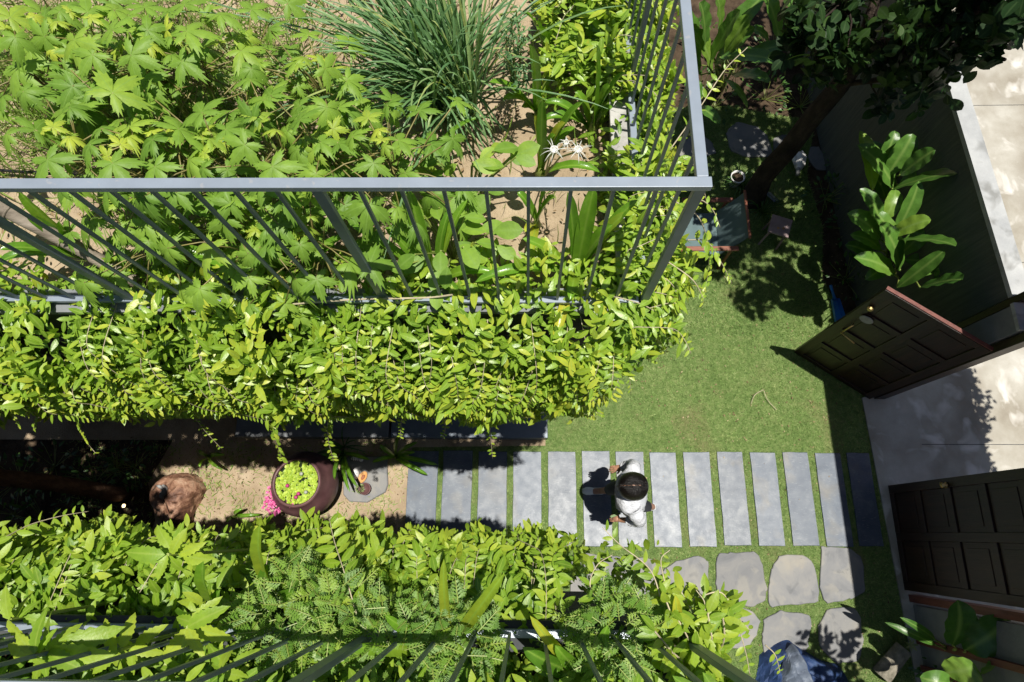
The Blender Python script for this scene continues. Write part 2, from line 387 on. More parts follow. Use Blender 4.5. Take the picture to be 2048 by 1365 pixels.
# lawn outline
rz = [(-1.285, -.20), (.3, -.20), (.3, -3.6), (3.95, -3.6), (3.95, -.6), (3.80, 1.45), (3.80, 2.2), (3.5, 2.9), (3.6, 3.6), (3.5, 4.3), (3.7, 5.1), (2.6, 5.35), (1.2, 5.3), (.2, 5.3), (.2, .925), (-1.285, .90)]
lawn = MB().prism(rz, -.02, .004).build('lawn', M['lawn']); tag(lawn, kind='structure')
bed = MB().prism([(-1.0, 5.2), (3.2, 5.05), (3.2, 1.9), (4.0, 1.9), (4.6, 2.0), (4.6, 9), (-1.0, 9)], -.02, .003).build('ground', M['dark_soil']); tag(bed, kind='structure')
tag(MB().prism([(-9, -.34), (-4.15, -.34), (-4.05, .1), (-4.2, .5), (-4.0, .97), (-9, .97)], -.02, .004).build('ground', M['dark_soil']), kind='structure')  # dark soil colour stands in for the deep shade under the left foliage
pv = MB().add([(3.74, 1.47, .024), (3.93, -4.5, .024), (16, -4.5, .024), (16, 14, .024), (4.2, 14, .024), (3.85, 1.5, .024)], [(0, 1, 2, 3, 4, 5)])
pv.add([(3.74, 1.47, 0), (3.93, -4.5, 0), (3.93, -4.5, .024), (3.74, 1.47, .024)], [(0, 1, 2, 3)])
for yy in (-1.1, .95, 3.1, 5.3): pv.add([(4.3, yy, .0262), (16, yy + .02, .0262), (16, yy + .027, .0262), (4.3, yy + .007, .0262)], [(0, 1, 2, 3)], 1)
tag(pv.build('pavement', [M['concrete'], M['darkwall']]), kind='structure')

overlay_streaks(M['concrete'], (.20, .17, .13), .6, 1.1, (1, 1, 1), .54, .7)
overlay_streaks(M['concrete'], (.68, .66, .62), .7, 3.2, (1, 1, 1), .56, .7)
overlay_streaks(M['lawn'], (.30, .24, .13), .55, 1.6, (1, 1, 1), .56, .72)
overlay_streaks(M['flag'], (.29, .27, .22), .35, 4, (1, 1, 1), .56, .64)
overlay_streaks(M['flag'], (.09, .095, .1), .6, 7, (1, 1, 1), .6, .7)
overlay_streaks(M['coping'], (.16, .16, .15), .7, 5, (1, 1, 1), .55, .7)
overlay_streaks(M['steel'], (.40, .38, .36), .35, 30, (1, 1, 1), .64, .70)
def inpoly(x, y, poly):
    r = np.zeros(len(x), bool); j = len(poly) - 1
    for i in range(len(poly)):
        xi, yi = poly[i]; xj, yj = poly[j]
        r ^= ((yi > y) != (yj > y)) & (x < (xj - xi) * (y - yi) / (yj - yi + 1e-12) + xi); j = i
    return r

# paving slabs ------------------------------------------------------
slabs = []; px_l = [820, 889, 959, 1028, 1097, 1165, 1232, 1300, 1367, 1434, 1500, 1565, 1629, 1692]
px_r = [876, 944, 1013, 1081, 1149, 1217, 1284, 1349, 1416, 1482, 1547, 1612, 1677, 1733]
notes = ['beside the sandy path end', '', 'under the drooping vine tip', '', 'left of the woman\'s shadow', 'under the woman\'s leading foot', 'right under the woman\'s head and blouse', 'just behind the woman', '', '', '', '', 'half sunlit, half in the gate shadow', 'wholly in the gate shadow']
for i, (a, b) in enumerate(zip(px_l, px_r)):
    x0 = G(a, 905).x - .008; x1 = G(b, 905).x + .008; y1 = .862 + U(-.006, .006); y0 = -.132 + U(-.006, .006) + (.02 if i > 8 else 0)
    if i == 13: x1 = 3.72
    poly = []
    for (ax, ay, bx, by) in ((x0, y0, x1, y0), (x1, y0, x1, y1), (x1, y1, x0, y1), (x0, y1, x0, y0)):
        k = 3 if abs(ax - bx) > .1 else 7
        for q in range(k): poly.append((ax + (bx - ax) * q / k + U(-.003, .003), ay + (by - ay) * q / k + U(-.003, .003)))
    lab = ORD[i] + ' long blue-grey paving slab counted from the sand end' + (', ' + notes[i] if notes[i] else '')
    o = MB().prism(poly, -.03, .02, .004).build('paving_slab', M['slab'], origin=((x0 + x1) / 2, (y0 + y1) / 2, 0))
    tag(o, lab, 'paving slab', 'paving slabs of the garden path'); slabs.append((x0, x1, y0, y1))
# flagstones --------------------------------------------------------
def fp(lst): return [tuple(G(x, y)[:2]) for x, y in lst]
flags = [
 ([(1140, 1118), (1160, 1110), (1230, 1112), (1300, 1122), (1322, 1150), (1300, 1180), (1250, 1215), (1150, 1205)], 'smooth grey flagstone left under the drooping vine twigs'),
 ([(1328, 1150), (1352, 1121), (1405, 1118), (1414, 1124), (1416, 1190), (1398, 1198), (1330, 1196)], 'pale grey flagstone second from the vines in the upper row'),
 ([(1432, 1116), (1455, 1109), (1505, 1107), (1522, 1120), (1534, 1180), (1522, 1202), (1498, 1214), (1450, 1196), (1428, 1172)], 'large round grey flagstone in the middle of the upper row'),
 ([(1541, 1135), (1556, 1116), (1600, 1113), (1625, 1130), (1632, 1205), (1600, 1209), (1542, 1209), (1537, 1170)], 'flagstone with a broad beige patch in the upper row'),
 ([(1640, 1097), (1655, 1092), (1690, 1093), (1722, 1110), (1727, 1185), (1705, 1195), (1650, 1202), (1645, 1170)], 'swirl patterned flagstone at the edge of the gate shadow'),
 ([(1405, 1225), (1440, 1212), (1500, 1228), (1515, 1240), (1510, 1275), (1490, 1295), (1440, 1300), (1400, 1270)], 'grey flagstone lower row next to the yellow green twigs'),
 ([(1526, 1240), (1560, 1219), (1600, 1230), (1618, 1240), (1620, 1290), (1610, 1325), (1570, 1340), (1530, 1320), (1523, 1270)], 'grey flagstone lower row partly under the blue tarpaulin'),
 ([(1634, 1250), (1650, 1222), (1680, 1212), (1712, 1218), (1722, 1280), (1715, 1315), (1670, 1322), (1640, 1290)], 'grey flagstone lower row dark with a leafy shadow'),
 ([(1448, 270), (1480, 250), (1510, 252), (1540, 275), (1543, 312), (1500, 316), (1465, 300)], 'broad hexagonal flagstone by the dark tree in the back garden'),
 ([(1362, 300), (1375, 272), (1405, 265), (1428, 290), (1424, 306), (1395, 318), (1365, 318)], 'rounded flagstone just right of the railing corner'),
 ([(1545, 278), (1566, 270), (1580, 275), (1575, 300), (1552, 306)], 'small flagstone half hidden by the leaning trunk'),
 ([(1615, 300), (1640, 298), (1655, 345), (1640, 340), (1618, 320)], 'narrow pointed flagstone right of the leaning trunk')]
for poly, lab in flags:
    poly = [(a_ + U(-7, 7), b_ + U(-5, 5)) for a_, b_ in poly]; q = fp(poly); q = q[::-1] if sum((q[i][0] - q[i - 1][0]) * (q[i][1] + q[i - 1][1]) for i in range(len(q))) > 0 else q
    # round the outline
    for _ in range(2):
        q2 = []; kq = .12 if _ == 0 else .22
        for i in range(len(q)):
            a = q[i]; b = q[(i + 1) % len(q)]; q2 += [(a[0] * (1 - kq) + b[0] * kq, a[1] * (1 - kq) + b[1] * kq), (a[0] * kq + b[0] * (1 - kq), a[1] * kq + b[1] * (1 - kq))]
        q = q2
    c = (sum(a for a, b in q) / len(q), sum(b for a, b in q) / len(q)); q = [(c[0] + (a - c[0]) * 1.05 + U(-.009, .009), c[1] + (b - c[1]) * 1.05 + U(-.009, .009)) for a, b in q]
    o = MB().prism(q, -.03, .024, .006).build('flagstone', M['flag'], origin=(c[0], c[1], 0)); tag(o, lab, 'flagstone', 'irregular flagstones in the lawn')
    slabs.append(('p', q))
# grass -------------------------------------------------------------
n = 330000
x = RNG.uniform(-1.3, 3.95, n); y = RNG.uniform(-1.75, 5.4, n)
keep = inpoly(x, y, rz) & ~((x < .45) & (y > 1.7))
for s_ in slabs:
    if s_[0] == 'p': keep &= ~inpoly(x, y, s_[1])
    else: e_ = RNG.exponential(.003, n); keep &= ~((x > s_[0] + e_) & (x < s_[1] - e_) & (y > s_[2] + e_) & (y < s_[3] - e_))
x = x[keep]; y = y[keep]; n = len(x)
d = np.stack([RNG.normal(0, .6, n), RNG.normal(0, .6, n), RNG.uniform(.25, .9, n)], 1)
pt = .5 + .16 * np.sin(x * 5.1 + np.sin(y * 3.7)) * np.sin(y * 4.3 + 1) + .14 * np.sin(x * 13 + 3 * np.sin(y * 5)) * np.sin(y * 11 + x) + RNG.normal(0, .3, n)
far = (y > 2.2)
sc = np.stack([RNG.uniform(.004, .008, n), RNG.uniform(.018, .042, n) * (1 + .5 * far), np.full(n, .02)], 1)
o = scatter('grass', BLADE, frames(d, RNG.normal(0, 1, (n, 3))), np.stack([x, y, np.full(n, .002)], 1), sc, pt, M['grass'], smooth=False); tag(o, kind='stuff')
# loose litter on the sand path -------------------------------------
n = 5200
x = RNG.uniform(-5.2, -1.3, n); y = RNG.uniform(-.3, .95, n)
k = RNG.random(n) < .35 + .65 * (np.sin(x * 7 + 2 * y) * np.sin(y * 9 + x) > .15); x = x[k]; y = y[k]; n = len(x)
d = np.stack([RNG.normal(0, 1, n), RNG.normal(0, 1, n), RNG.uniform(0, .5, n)], 1)
o = scatter('grass_tufts', BLADE2, frames(d, np.tile([0, 0, 1.], (n, 1)) + RNG.normal(0, .3, (n, 3))), np.stack([x, y, np.full(n, .006)], 1), np.stack([RNG.uniform(.008, .02, n), RNG.uniform(.03, .09, n), np.full(n, .05)], 1), RNG.beta(1.4, 1.2, n), M['weed']); tag(o, kind='stuff')
n = 3400
x = RNG.uniform(-5.2, -1.3, n); y = RNG.uniform(-.35, 1.0, n); mm = RNG.random(n) < .35
x[mm] = RNG.uniform(1.2, 3.8, mm.sum()); y[mm] = RNG.uniform(-1.5, 5, mm.sum())
d = np.stack([RNG.normal(0, 1, n), RNG.normal(0, 1, n), RNG.uniform(-.1, .3, n)], 1)
o = scatter('leaf_litter', LEAF, frames(d, np.tile([0, 0, 1.], (n, 1)) + RNG.normal(0, .4, (n, 3))), np.stack([x, y, np.full(n, .016)], 1), RNG.uniform(.008, .03, n), RNG.beta(1.4, 1.2, n), M['dry']); tag(o, kind='stuff')

# ================================================================== BUILDINGS WITH PLANTERS
def planter(name, y0, y1, x1, zb, lab, sign):
    t = thing(name, lab, 'planter terrace', (0, (y0 + y1) / 2, 0))
    xl = -7.5; th = .09
    m = MB(); m.box(((xl + x1) / 2, y0, (zb + 4.37) / 2), (x1 - xl, th, 4.37 - zb))
    m.box((x1 - th / 2, (y0 + sign * th / 2 + y1) / 2, (zb + 4.37) / 2), (th, abs(y1 - y0 - sign * th / 2) - .002, 4.37 - zb))
    m.build('parapet', M['darkwall'], t, bevel=.004)
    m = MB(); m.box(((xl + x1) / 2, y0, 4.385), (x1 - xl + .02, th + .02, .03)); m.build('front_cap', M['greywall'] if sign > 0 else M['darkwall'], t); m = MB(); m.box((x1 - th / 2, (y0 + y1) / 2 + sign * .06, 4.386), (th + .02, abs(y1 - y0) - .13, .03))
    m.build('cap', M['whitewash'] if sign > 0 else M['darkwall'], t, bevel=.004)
    # soil sheet with gentle waves
    m = MB(); nx, ny = 90, 40; a = y0 + sign * .05; xs = np.linspace(xl, x1 - th, nx); ys = np.linspace(a, y1, ny)
    vs = [(X, Y, 4.26 + .03 * math.sin(X * 3 + Y * 2) * math.sin(Y * 4) + .02 * math.sin(X * 11 + 1) * math.sin(Y * 13)) for Y in ys for X in xs]
    fs = [(j * nx + i, j * nx + i + 1, (j + 1) * nx + i + 1, (j + 1) * nx + i) for j in range(ny - 1) for i in range(nx - 1)]
    if sign < 0: fs = [f[::-1] for f in fs]
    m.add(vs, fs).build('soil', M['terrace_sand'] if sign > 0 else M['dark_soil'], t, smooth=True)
    m = MB(); m.box(((xl + x1) / 2 - .05, (y0 + y1) / 2 + sign * .1, zb + .06), (x1 - xl - .1, abs(y1 - y0) - .3, .1)); m.build('underside', M['greywall'], t)
    return t
pa = planter('planter_building', .985, 5.0, .50, 3.4, 'grey building with a sandy vegetable terrace on its flat roof', 1)
m = MB(); m.box((-3.68, 3.3, 1.7), (7.6, 3.3, 3.38)); m.build('wall', M['greywall'], pa)
m = MB(); m.box((-.64, 1.32, .08), (1.72, .66, .14)); m.build('step', M['steel_dark'], pa, bevel=.004); 
m = MB(); m.box((-2.38, 1.32, .08), (1.70, .66, .14)); m.build('step', M['greywall'], pa, bevel=.004)
pb = planter('planter_building', -.375, -3.5, .555, 3.0, 'dark grey building with a narrow leafy roof planter at the photo bottom', -1)
m = MB(); m.box((-3.72, -2.1, 1.5), (7.6, 2.9, 2.98)); m.build('wall', M['darkwall'], pb)

# railings ----------------------------------------------------------
def railing(name, lab, A, B, posts, bars, corner, z0=4.425, z1=5.40, hide_first=False, mitre=False):
    """A->B straight railing; posts and bars are distances from A"""
    A = Vector((*A, 0)); B = Vector((*B, 0)); L = (B - A).length; u = (B - A).normalized(); ang = math.atan2(u.y, u.x)
    t = thing(name, lab, 'railing', (A.x, A.y, 4.4), None)
    c = (A + B) / 2; s0 = .017 if mitre else -.017
    MB().box((c.x + u.x * s0 / 2, c.y + u.y * s0 / 2, z1 - .012), (L - (s0 if mitre else -.034) + (0 if mitre else 0), .034, .024), ang).build('top_rail', M['steel'], t, bevel=.002)
    MB().box((c.x + u.x * .012, c.y + u.y * .012, z0 + .012), (L - .024, .030, .022), ang).build('bottom_rail', M['steel'], t, bevel=.002)
    for dd in posts:
        p_ = A + u * dd; MB().box((p_.x, p_.y, (z0 + z1 - .024) / 2 + .0), (.034, .020, z1 - z0 - .026), ang).build('post', M['steel_dark'], t, bevel=.0015)
    for dd in bars:
        p_ = A + u * dd; MB().box((p_.x, p_.y, (z0 + .025 + z1 - .025) / 2), (.011, .011, z1 - z0 - .052), ang).build('baluster', M['steel_dark'], t)
    return t
def divs(a, b, k, r=.0): return [a + (b - a) * (i + 1) / (k + 1) for i in range(k)]
ps = [0, 1.13, 2.26, 3.39]; bars = sum([divs(ps[i], ps[i + 1], 8) for i in range(3)], [])
railing('railing', 'grey steel railing running across the photo above the hanging vines', (.505, .968), (-3.4, .985), ps, bars + divs(3.39, 3.9, 3), 1)
bars2 = divs(0, 1.13, 8) + divs(1.13, 2.26, 8) + divs(2.26, 3.39, 8)
railing('railing', 'grey steel railing running away from the corner towards the photo top', (.505, .968), (.488, 4.5), [1.13, 2.26, 3.39], bars2, 1, mitre=True)
ps3 = [.0, 1.13, 2.26, 3.39]; 
railing('railing', 'grey steel railing of the lower planter with bars fanning towards the photo bottom', (.562, -.362), (-3.4, -.352), ps3, sum([divs(ps3[i], ps3[i + 1], 8) for i in range(3)], []), 1, z1=5.39)

# ================================================================== GARDEN WALL, GATE
t = thing('garden_wall', 'tall board marked garden wall with a pale cement coping', 'wall', (3.8, 3.6, 0))
wall_pts = [(3.86, 1.80), (3.72, 3.85), (3.52, 6.8)]
def wallseg(mb, a, b, th, z0, z1):
    a = Vector((*a, 0)); b = Vector((*b, 0)); c = (a + b) / 2; u = b - a
    mb.box((c.x + th / 2, c.y, (z0 + z1) / 2), (u.length, th, z1 - z0), math.atan2(u.y, u.x))
m = MB(); m.prism([(3.885, 1.84), (4.0, 1.84), (3.74, 6.9), (3.60, 6.9)], 0, 2.18); m.build('wall_face', M['boardwall'], t)
m = MB(); m.prism([(3.868, 1.835), (4.02, 1.835), (3.755, 6.9), (3.585, 6.9)], 2.182, 2.23, .006); m.build('coping', M['coping'], t)
# gate
g = thing('gate', 'dark panelled double gate with one leaf swung open into the garden', 'gate', (3.85, .5, 0))
def leaf_panel(name, A, B, h, handle, edge):
    """panelled door leaf from A to B, front face on the left of A->B"""
    A = Vector((*A, 0)); B = Vector((*B, 0)); u = (B - A); L = u.length; u.normalize(); nrm = Vector((-u.y, u.x, 0)); th = .045
    R = Matrix((( u.x, nrm.x, 0), (u.y, nrm.y, 0), (0, 0, 1)))
    m = MB(); e = MB()
    def bx(s, z, ds, dz, dn, off=0, mb=m): mb.box(A + u * s + nrm * off + Vector((0, 0, z)), (ds, dn, dz), ax=R)
    st = .085
    z0 = .03; H = h - z0
    rows = 4; rail = .075
    bx(st / 2, z0 + H / 2, st, H, th); bx(L - st / 2, z0 + H / 2, st, H, th)
    bx(L / 2, z0 + H / 2, .08, H - .004, th - .002)
    for i in range(rows + 1):
        zc = z0 + rail / 2 + (H - rail) * i / rows; 
        for sx0, sx1 in ((st, L / 2 - .04), (L / 2 + .04, L - st)): bx((sx0 + sx1) / 2, zc, sx1 - sx0, rail, th - .001)
    for i in range(rows):
        za = z0 + rail + (H - rail) * i / rows; zb = z0 + (H - rail) * (i + 1) / rows
        for sx0, sx1 in ((st, L / 2 - .04), (L / 2 + .04, L - st)):
            bx((sx0 + sx1) / 2, (za + zb) / 2, sx1 - sx0, zb - za, .014)
            bx((sx0 + sx1) / 2, (za + zb) / 2, sx1 - sx0 - .10, zb - za - .10, .026)
    leaf = m.build(name, M['door'], g, bevel=.003)
    m2 = MB(); m2.box(A + u * L / 2 + Vector((0, 0, h + .008)), (L, th - .012, .010), ax=R); o2 = m2.build('top_edge', M['door_edge'], leaf); 
    return leaf, u, nrm, A, R
lf, u, nrm, A, R = leaf_panel('door_leaf', (3.056, 2.017), (3.826, 1.469), 1.95, 0, 0); lf['label'] = 'gate leaf standing open over the lawn'
def onleaf(s, z, off): return A + u * s + nrm * off + Vector((0, 0, z))
hb = MB(); hb.tube([onleaf(.10, 1.00, -.05), onleaf(.10, 1.25, -.05)], .008, 8); hb.tube([onleaf(.10, 1.05, -.02), onleaf(.10, 1.05, -.05)], .007, 6); hb.tube([onleaf(.10, 1.22, -.02), onleaf(.10, 1.22, -.05)], .007, 6)
hb.tube([onleaf(.09, 1.02, -.055), onleaf(.26, .98, -.06)], .008, 8)
hb.build('handle', M['brass'], lf, smooth=True)
hb = MB(); Rr = R @ Matrix.Rotation(math.pi / 2, 3, 'X'); hb.lathe([(0, 0), (.055, .0), (.062, .006), (.055, .012), (0, .012)], onleaf(.13, 1.42, -.03), 24, R=Rr); hb.build('hanging_disc', M['greyc'], lf)
hb = MB(); hb.lathe([(0, 0), (.02, .0), (.028, .012), (.022, .03), (0, .034)], onleaf(.06, 1.62, -.028), 16, R=Rr); hb.build('lock', M['brass'], lf)
lf2, u, nrm, A, R = leaf_panel('door_leaf', (3.877, -.532), (3.883, .512), 1.95, 0, 0); lf2['label'] = 'closed gate leaf in deep shade'
hb = MB(); Rr = R @ Matrix.Rotation(-math.pi / 2, 3, 'X'); hb.lathe([(0, 0), (.02, .0), (.028, .012), (.012, .02), (.03, .05), (0, .06)], onleaf(.98, 1.0, .024), 16, R=Rr); hb.build('door_knob', M['brass'], lf2, smooth=True)
# frame and pillars
m = MB()
for (x, y, dx, dy, h) in ((3.93, 1.49, .12, .07, 2.9), (3.93, 1.80, .12, .06, 2.9), (3.95, -.61, .12, .07, 2.9)): 
    MB().box((x, y, h / 2), (dx, dy, h)).build('gate_post', M['door_edge'] if y < 0 else M['door'], g, bevel=.003)
MB().box((3.95, .44, 2.62), (.12, 2.0, .12)).build('lintel', M['door'], g)
gp = thing('pillar', 'grey concrete pillar between the garden wall and the open gate leaf', 'pillar', (3.95, 1.64, 0))
MB().box((3.97, 1.648, 1.12), (.24, .22, 2.24)).build('shaft', M['greywall'], gp, bevel=.006); MB().box((3.97, 1.648, 2.262), (.30, .226, .04)).build('cap', M['coping'], gp, bevel=.004)
w2 = thing('garden_wall', 'plain grey wall below the closed gate leaf, near the photo corner', 'wall', (3.95, -2.5, 0))
MB().box((4.0, -2.65, 1.15), (.16, 3.95, 2.3)).build('wall_face', M['greywall'], w2); MB().box((4.0, -2.65, 2.33), (.22, 3.95, .05)).build('coping', M['coping'], w2)
for i, yy in enumerate((-1.0, -1.25)): MB().box((3.895, yy, 1.1), (.04, .06, 2.1)).build('timber_batten', M['door_edge'], w2, bevel=.003)
# roof over the gate (casts the broad shade on lawn and pavement)
m = MB(); 
groof = MB().box((4.55, .40, 3.03), (1.60, 2.75, .05)).build('gate_roof', M['terracotta'], g); 
rt = MB()
for i in range(9): rt.tube([(3.78 + .0, -.85 + i * .31, 3.075), (5.28, -.85 + i * .31, 3.10)], .05, 8)
rt.build('roof_ridge_tiles', M['terracotta'], groof)

# ================================================================== PLANT BUILDERS
def rnd_unit(): 
    v = Vector((random.gauss(0, 1), random.gauss(0, 1), random.gauss(0, 1))); return v.normalized()
def bezier(pts, n):
    """Catmull-Rom through points"""
    P = [Vector(p) for p in pts]; P = [P[0] * 2 - P[1]] + P + [P[-1] * 2 - P[-2]]; out = []
    for i in range(1, len(P) - 2):
        for k in range(n):
            t_ = k / n; a, b, c, d = P[i - 1], P[i], P[i + 1], P[i + 2]
            out.append(.5 * ((2 * b) + (c - a) * t_ + (2 * a - 5 * b + 4 * c - d) * t_ ** 2 + (3 * b - a - 3 * c + d) * t_ ** 3))
    out.append(P[-2]); return out
def hedge(name, lab, prof_fn, xr, count, size, mat, tone_fn=None, stems=30, seed=1, axis='x', dens=None, T=LEAF, thick=.12, flow=-.6, cat='climbing plant'):
    """vine mass: leaves spread through a thick skin that follows a profile"""
    rg = np.random.default_rng(seed)
    t = thing(name, lab, cat, (0, 0, 4.3)); n = count
    u = rg.uniform(xr[0], xr[1], n); v = rg.uniform(0, 1, n) 
    if dens is not None: k = rg.random(n) < dens(u, v); u = u[k]; v = v[k]; n = len(u)
    O, Nn, Tt = prof_fn(u, v)
    # clumpy relief
    ck = np.sin(u * 17 + 2.1 * np.sin(v * 13)) * np.sin(v * 29 + 3 * np.sin(u * 7)) > -.62; ck |= rg.random(n) < .25; u = u[ck]; v = v[ck]; O = O[ck]; Nn = Nn[ck]; Tt = Tt[ck]; n = len(u)
    rel = .10 * np.sin(u * 9 + 3 * np.sin(v * 7)) * np.sin(v * 15 + u * 4) + .035 * np.sin(u * 23 + v * 11)
    dep = rg.beta(2.2, 1.4, n) * thick + rel
    P = O + Nn * dep[:, None] + rg.normal(0, .012, (n, 3))
    d = Tt * (flow + rg.normal(0, .55, n))[:, None] + rg.normal(0, .75, (n, 3)) + Nn * .25
    nn = Nn * .35 + np.array([.15, 0, .95]) + rg.normal(0, .36, (n, 3))
    sc = np.clip(rg.normal(size, size * .24, n), size * .4, size * 1.6)
    tone = np.clip(.42 + 2.2 * (dep - thick * .55) + rg.normal(0, .19, n), 0, 1) if tone_fn is None else tone_fn(u, v, dep, rg)  # leaves deep in the mass toned darker, inner shade put into the colour
    scatter('leaves', T, frames(d, nn), P, sc, tone, mat, t)
    st = MB(); L = Leaves()
    for i in range(stems):
        for _try in range(20):
            uu = U(*xr); vv = U(0.0, .55)
            if dens is None or dens(np.array([uu]), np.array([vv]))[0] > .5: break
        ln = U(.28, .75); du = U(-.5, .5) * ln; pts = []; off = thick * U(1.0, 1.55)
        for q in range(7):
            f_ = q / 6; a = np.array([uu + du * f_ + .02 * math.sin(q * 1.3 + i)]); b = np.array([min(1, vv + ln * f_ * .9)])
            O_, N_, _ = prof_fn(a, b); pts.append(Vector(O_[0] + N_[0] * (off * (.4 if q == 0 else 1) + .02 * f_)) + Vector((0, 0, -.10 * max(0, vv + ln * f_ * .9 - 1))))
        pp = bezier(pts, 4); st.tube(pp, .0017, 4); run = 0; sl_ = size * U(.6, .95)
        for k in range(1, len(pp)):
            run += (pp[k] - pp[k - 1]).length
            if run > sl_ * .55:
                run = 0; dd = (pp[k] - pp[k - 1]).normalized(); up = Vector((.1, 0, 1)); sd = dd.cross(up); sd = sd.normalized() if sd.length > .05 else Vector((1, 0, 0)); kk_ = 1 - .45 * k / len(pp)
                for sg in (-1, 1): L.add(pp[k], dd * U(.2, .8) + sd * sg + Vector((0, 0, U(-.1, .3))), up + rnd_unit() * .35, sl_ * kk_ * U(.8, 1.15), min(1, U(.35, 1.0)))
    if stems: st.build('stems', M['stem_pale'], t, smooth=True); L.build('shoot_leaves', T, mat, t)
    return t
def polyprof(pts, axis, sgn=1, mod=None):
    """profile polyline (across, z) -> points, normals, tangents; across is y for axis x, x for axis y"""
    pts = np.array(pts, float); seg = np.linalg.norm(np.diff(pts, axis=0), axis=1); cs = np.concatenate([[0], np.cumsum(seg)]); cs /= cs[-1]
    def f(u, v):
        a = np.interp(v, cs, pts[:, 0]); z = np.interp(v, cs, pts[:, 1]); e = .04
        a2 = np.interp(np.clip(v + e, 0, 1), cs, pts[:, 0]) - np.interp(np.clip(v - e, 0, 1), cs, pts[:, 0])
        z2 = np.interp(np.clip(v + e, 0, 1), cs, pts[:, 1]) - np.interp(np.clip(v - e, 0, 1), cs, pts[:, 1])
        l = np.hypot(a2, z2) + 1e-9; a2 /= l; z2 /= l
        if mod is not None: a, z = mod(u, v, a, z)
        zero = np.zeros_like(u)
        if axis == 'x': O = np.stack([u, a, z], 1); T_ = np.stack([zero, a2, z2], 1); N_ = np.stack([zero, -z2 * sgn, a2 * sgn], 1)
        else: O = np.stack([a, u, z], 1); T_ = np.stack([a2, zero, z2], 1); N_ = np.stack([-z2 * sgn, zero, a2 * sgn], 1)
        N_ = np.where(N_[:, 2:3] < -.05, N_ * 1, N_)
        return O, N_, T_
    return f
def trailing(lab, path, size=.085, mat='vine', n=9, taper=.45, group='vine shoots hanging over the edges', T=LEAF, r=.003, gap=.055, tone=(.35, .85)):
    P = bezier([G(*p) for p in path], n)
    t = thing('trailing_vine', lab, 'vine shoot', P[0], group)
    MB().tube(P, [r * (1 - .5 * i / len(P)) for i in range(len(P))], 5).build('stem', M['stem_pale'], t, smooth=True)
    L = Leaves(); acc = 0; tot = sum((P[i + 1] - P[i]).length for i in range(len(P) - 1)); run = 0; side_s = 1
    for i in range(len(P) - 1):
        d = P[i + 1] - P[i]; acc += d.length; run += d.length; 
        if acc > gap * (1 - .45 * run / tot):
            acc = 0; k = 1 - (1 - taper) * run / tot; dd = d.normalized()
            up = Vector((.1, 0, 1)); sd = dd.cross(up); sd = sd.normalized() if sd.length > .05 else Vector((1, 0, 0))
            for s_ in (-1, 1):
                if random.random() < .12: continue
                dr = dd * U(.15, .8) + sd * s_ * U(.6, 1) + Vector((0, 0, U(-.2, .4)))
                L.add(P[i], dr, up + rnd_unit() * .55, size * k * U(.7, 1.15), U(*tone))
    if not L.p: L.add(P[-1], (0, 0, -1), (0, 1, 0), size, .5)
    L.build('leaves', T, M[mat], t)
    return t
def strap_plant(lab, base, tips, w=.045, z0=4.28, mat='lily', group='strap leaved lilies', name='spider_lily', tones=None, arch=.12):
    b = G(base[0], base[1], z0) if len(base) == 2 else Vector(base); t = thing(name, lab, 'lily plant', b, group)
    R_ = Ribbons()
    for i, tp in enumerate(tips):
        e = G(*tp[:3]); wd = tp[3] if len(tp) > 3 and tp[3] else w; tn = tp[4] if len(tp) > 4 else U(.25, .6)
        ln = (e - b).length
        m_ = (b + e) / 2 + Vector((0, 0, arch * ln + (.35 * ln if e.z < z0 + .25 else .1)))
        R_.add(b + Vector((U(-.012, .012), U(-.012, .012), -.01)), e, wd, tone=tn, n=14, p_up=m_, base=.75, peak=.5, power=.42, fold=.5)
    R_.build('leaves', M[mat], t)
    MB().lathe([(.0, -.02), (.02, 0), (.022, .03), (.012, .07), (0, .08)], b, 10).build('bulb', M['stem_green'], t, smooth=True)
    return t

# ================================================================== VINES ON THE PLANTERS
def modA(u, v, a, z):
    # left half hangs lower, right end is cut back towards the corner
    low = np.clip((-1.2 - u) / 1.2, 0, 1) * np.clip((v - .45) / .55, 0, 1)
    z = z - .45 * low; a = a + .02 * np.sin(u * 6) + .10 * low
    return a, z
profA = polyprof([(1.16, 4.30), (1.0, 4.34), (.90, 4.38), (.80, 4.22), (.77, 3.95), (.79, 3.65), (.84, 3.35), (.88, 3.1)], 'x', -1, modA)
def profA_fn(u, v):
    O, N_, T_ = profA(u, v); s = np.sign((N_ * np.array([0, -1, .6])).sum(1) + 1e-6)[:, None]; return O, N_ * s, T_
def densA(u, v):
    hole = np.exp(-(((u + 2.15) / .28) ** 2 + ((v - .8) / .12) ** 2))
    edge = .5 + .5 * np.sin(u * 7.3 + 1.2) * np.sin(u * 3.1)
    pat = np.sin(u * 8.3 + 2 * np.sin(v * 9)) * np.sin(v * 21 + u * 3)
    d = np.where(v > .50, np.clip(.62 + .75 * pat - 1.1 * (v - .5), .05, 1), np.where(v > .3, np.clip(.9 + .4 * pat, .3, 1), 1.0))
    d = np.where(v > .86, d * (.3 + .7 * edge), d)
    d = np.where(v < .13, .4, d)
    d = np.where((v > .13) & (v < .27), .8, d)
    d = d * np.clip((.66 - .62 * v + .05 * np.sin(v * 31) - u) / .1, 0.0, 1)
    return np.clip(d - hole, 0, 1)
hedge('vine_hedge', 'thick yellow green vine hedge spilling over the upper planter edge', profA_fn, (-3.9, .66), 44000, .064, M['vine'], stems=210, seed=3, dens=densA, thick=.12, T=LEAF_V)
profS = polyprof([(.33, 4.30), (.42, 4.42), (.52, 4.42), (.57, 4.34), (.585, 4.1), (.57, 3.85)], 'y', 1)
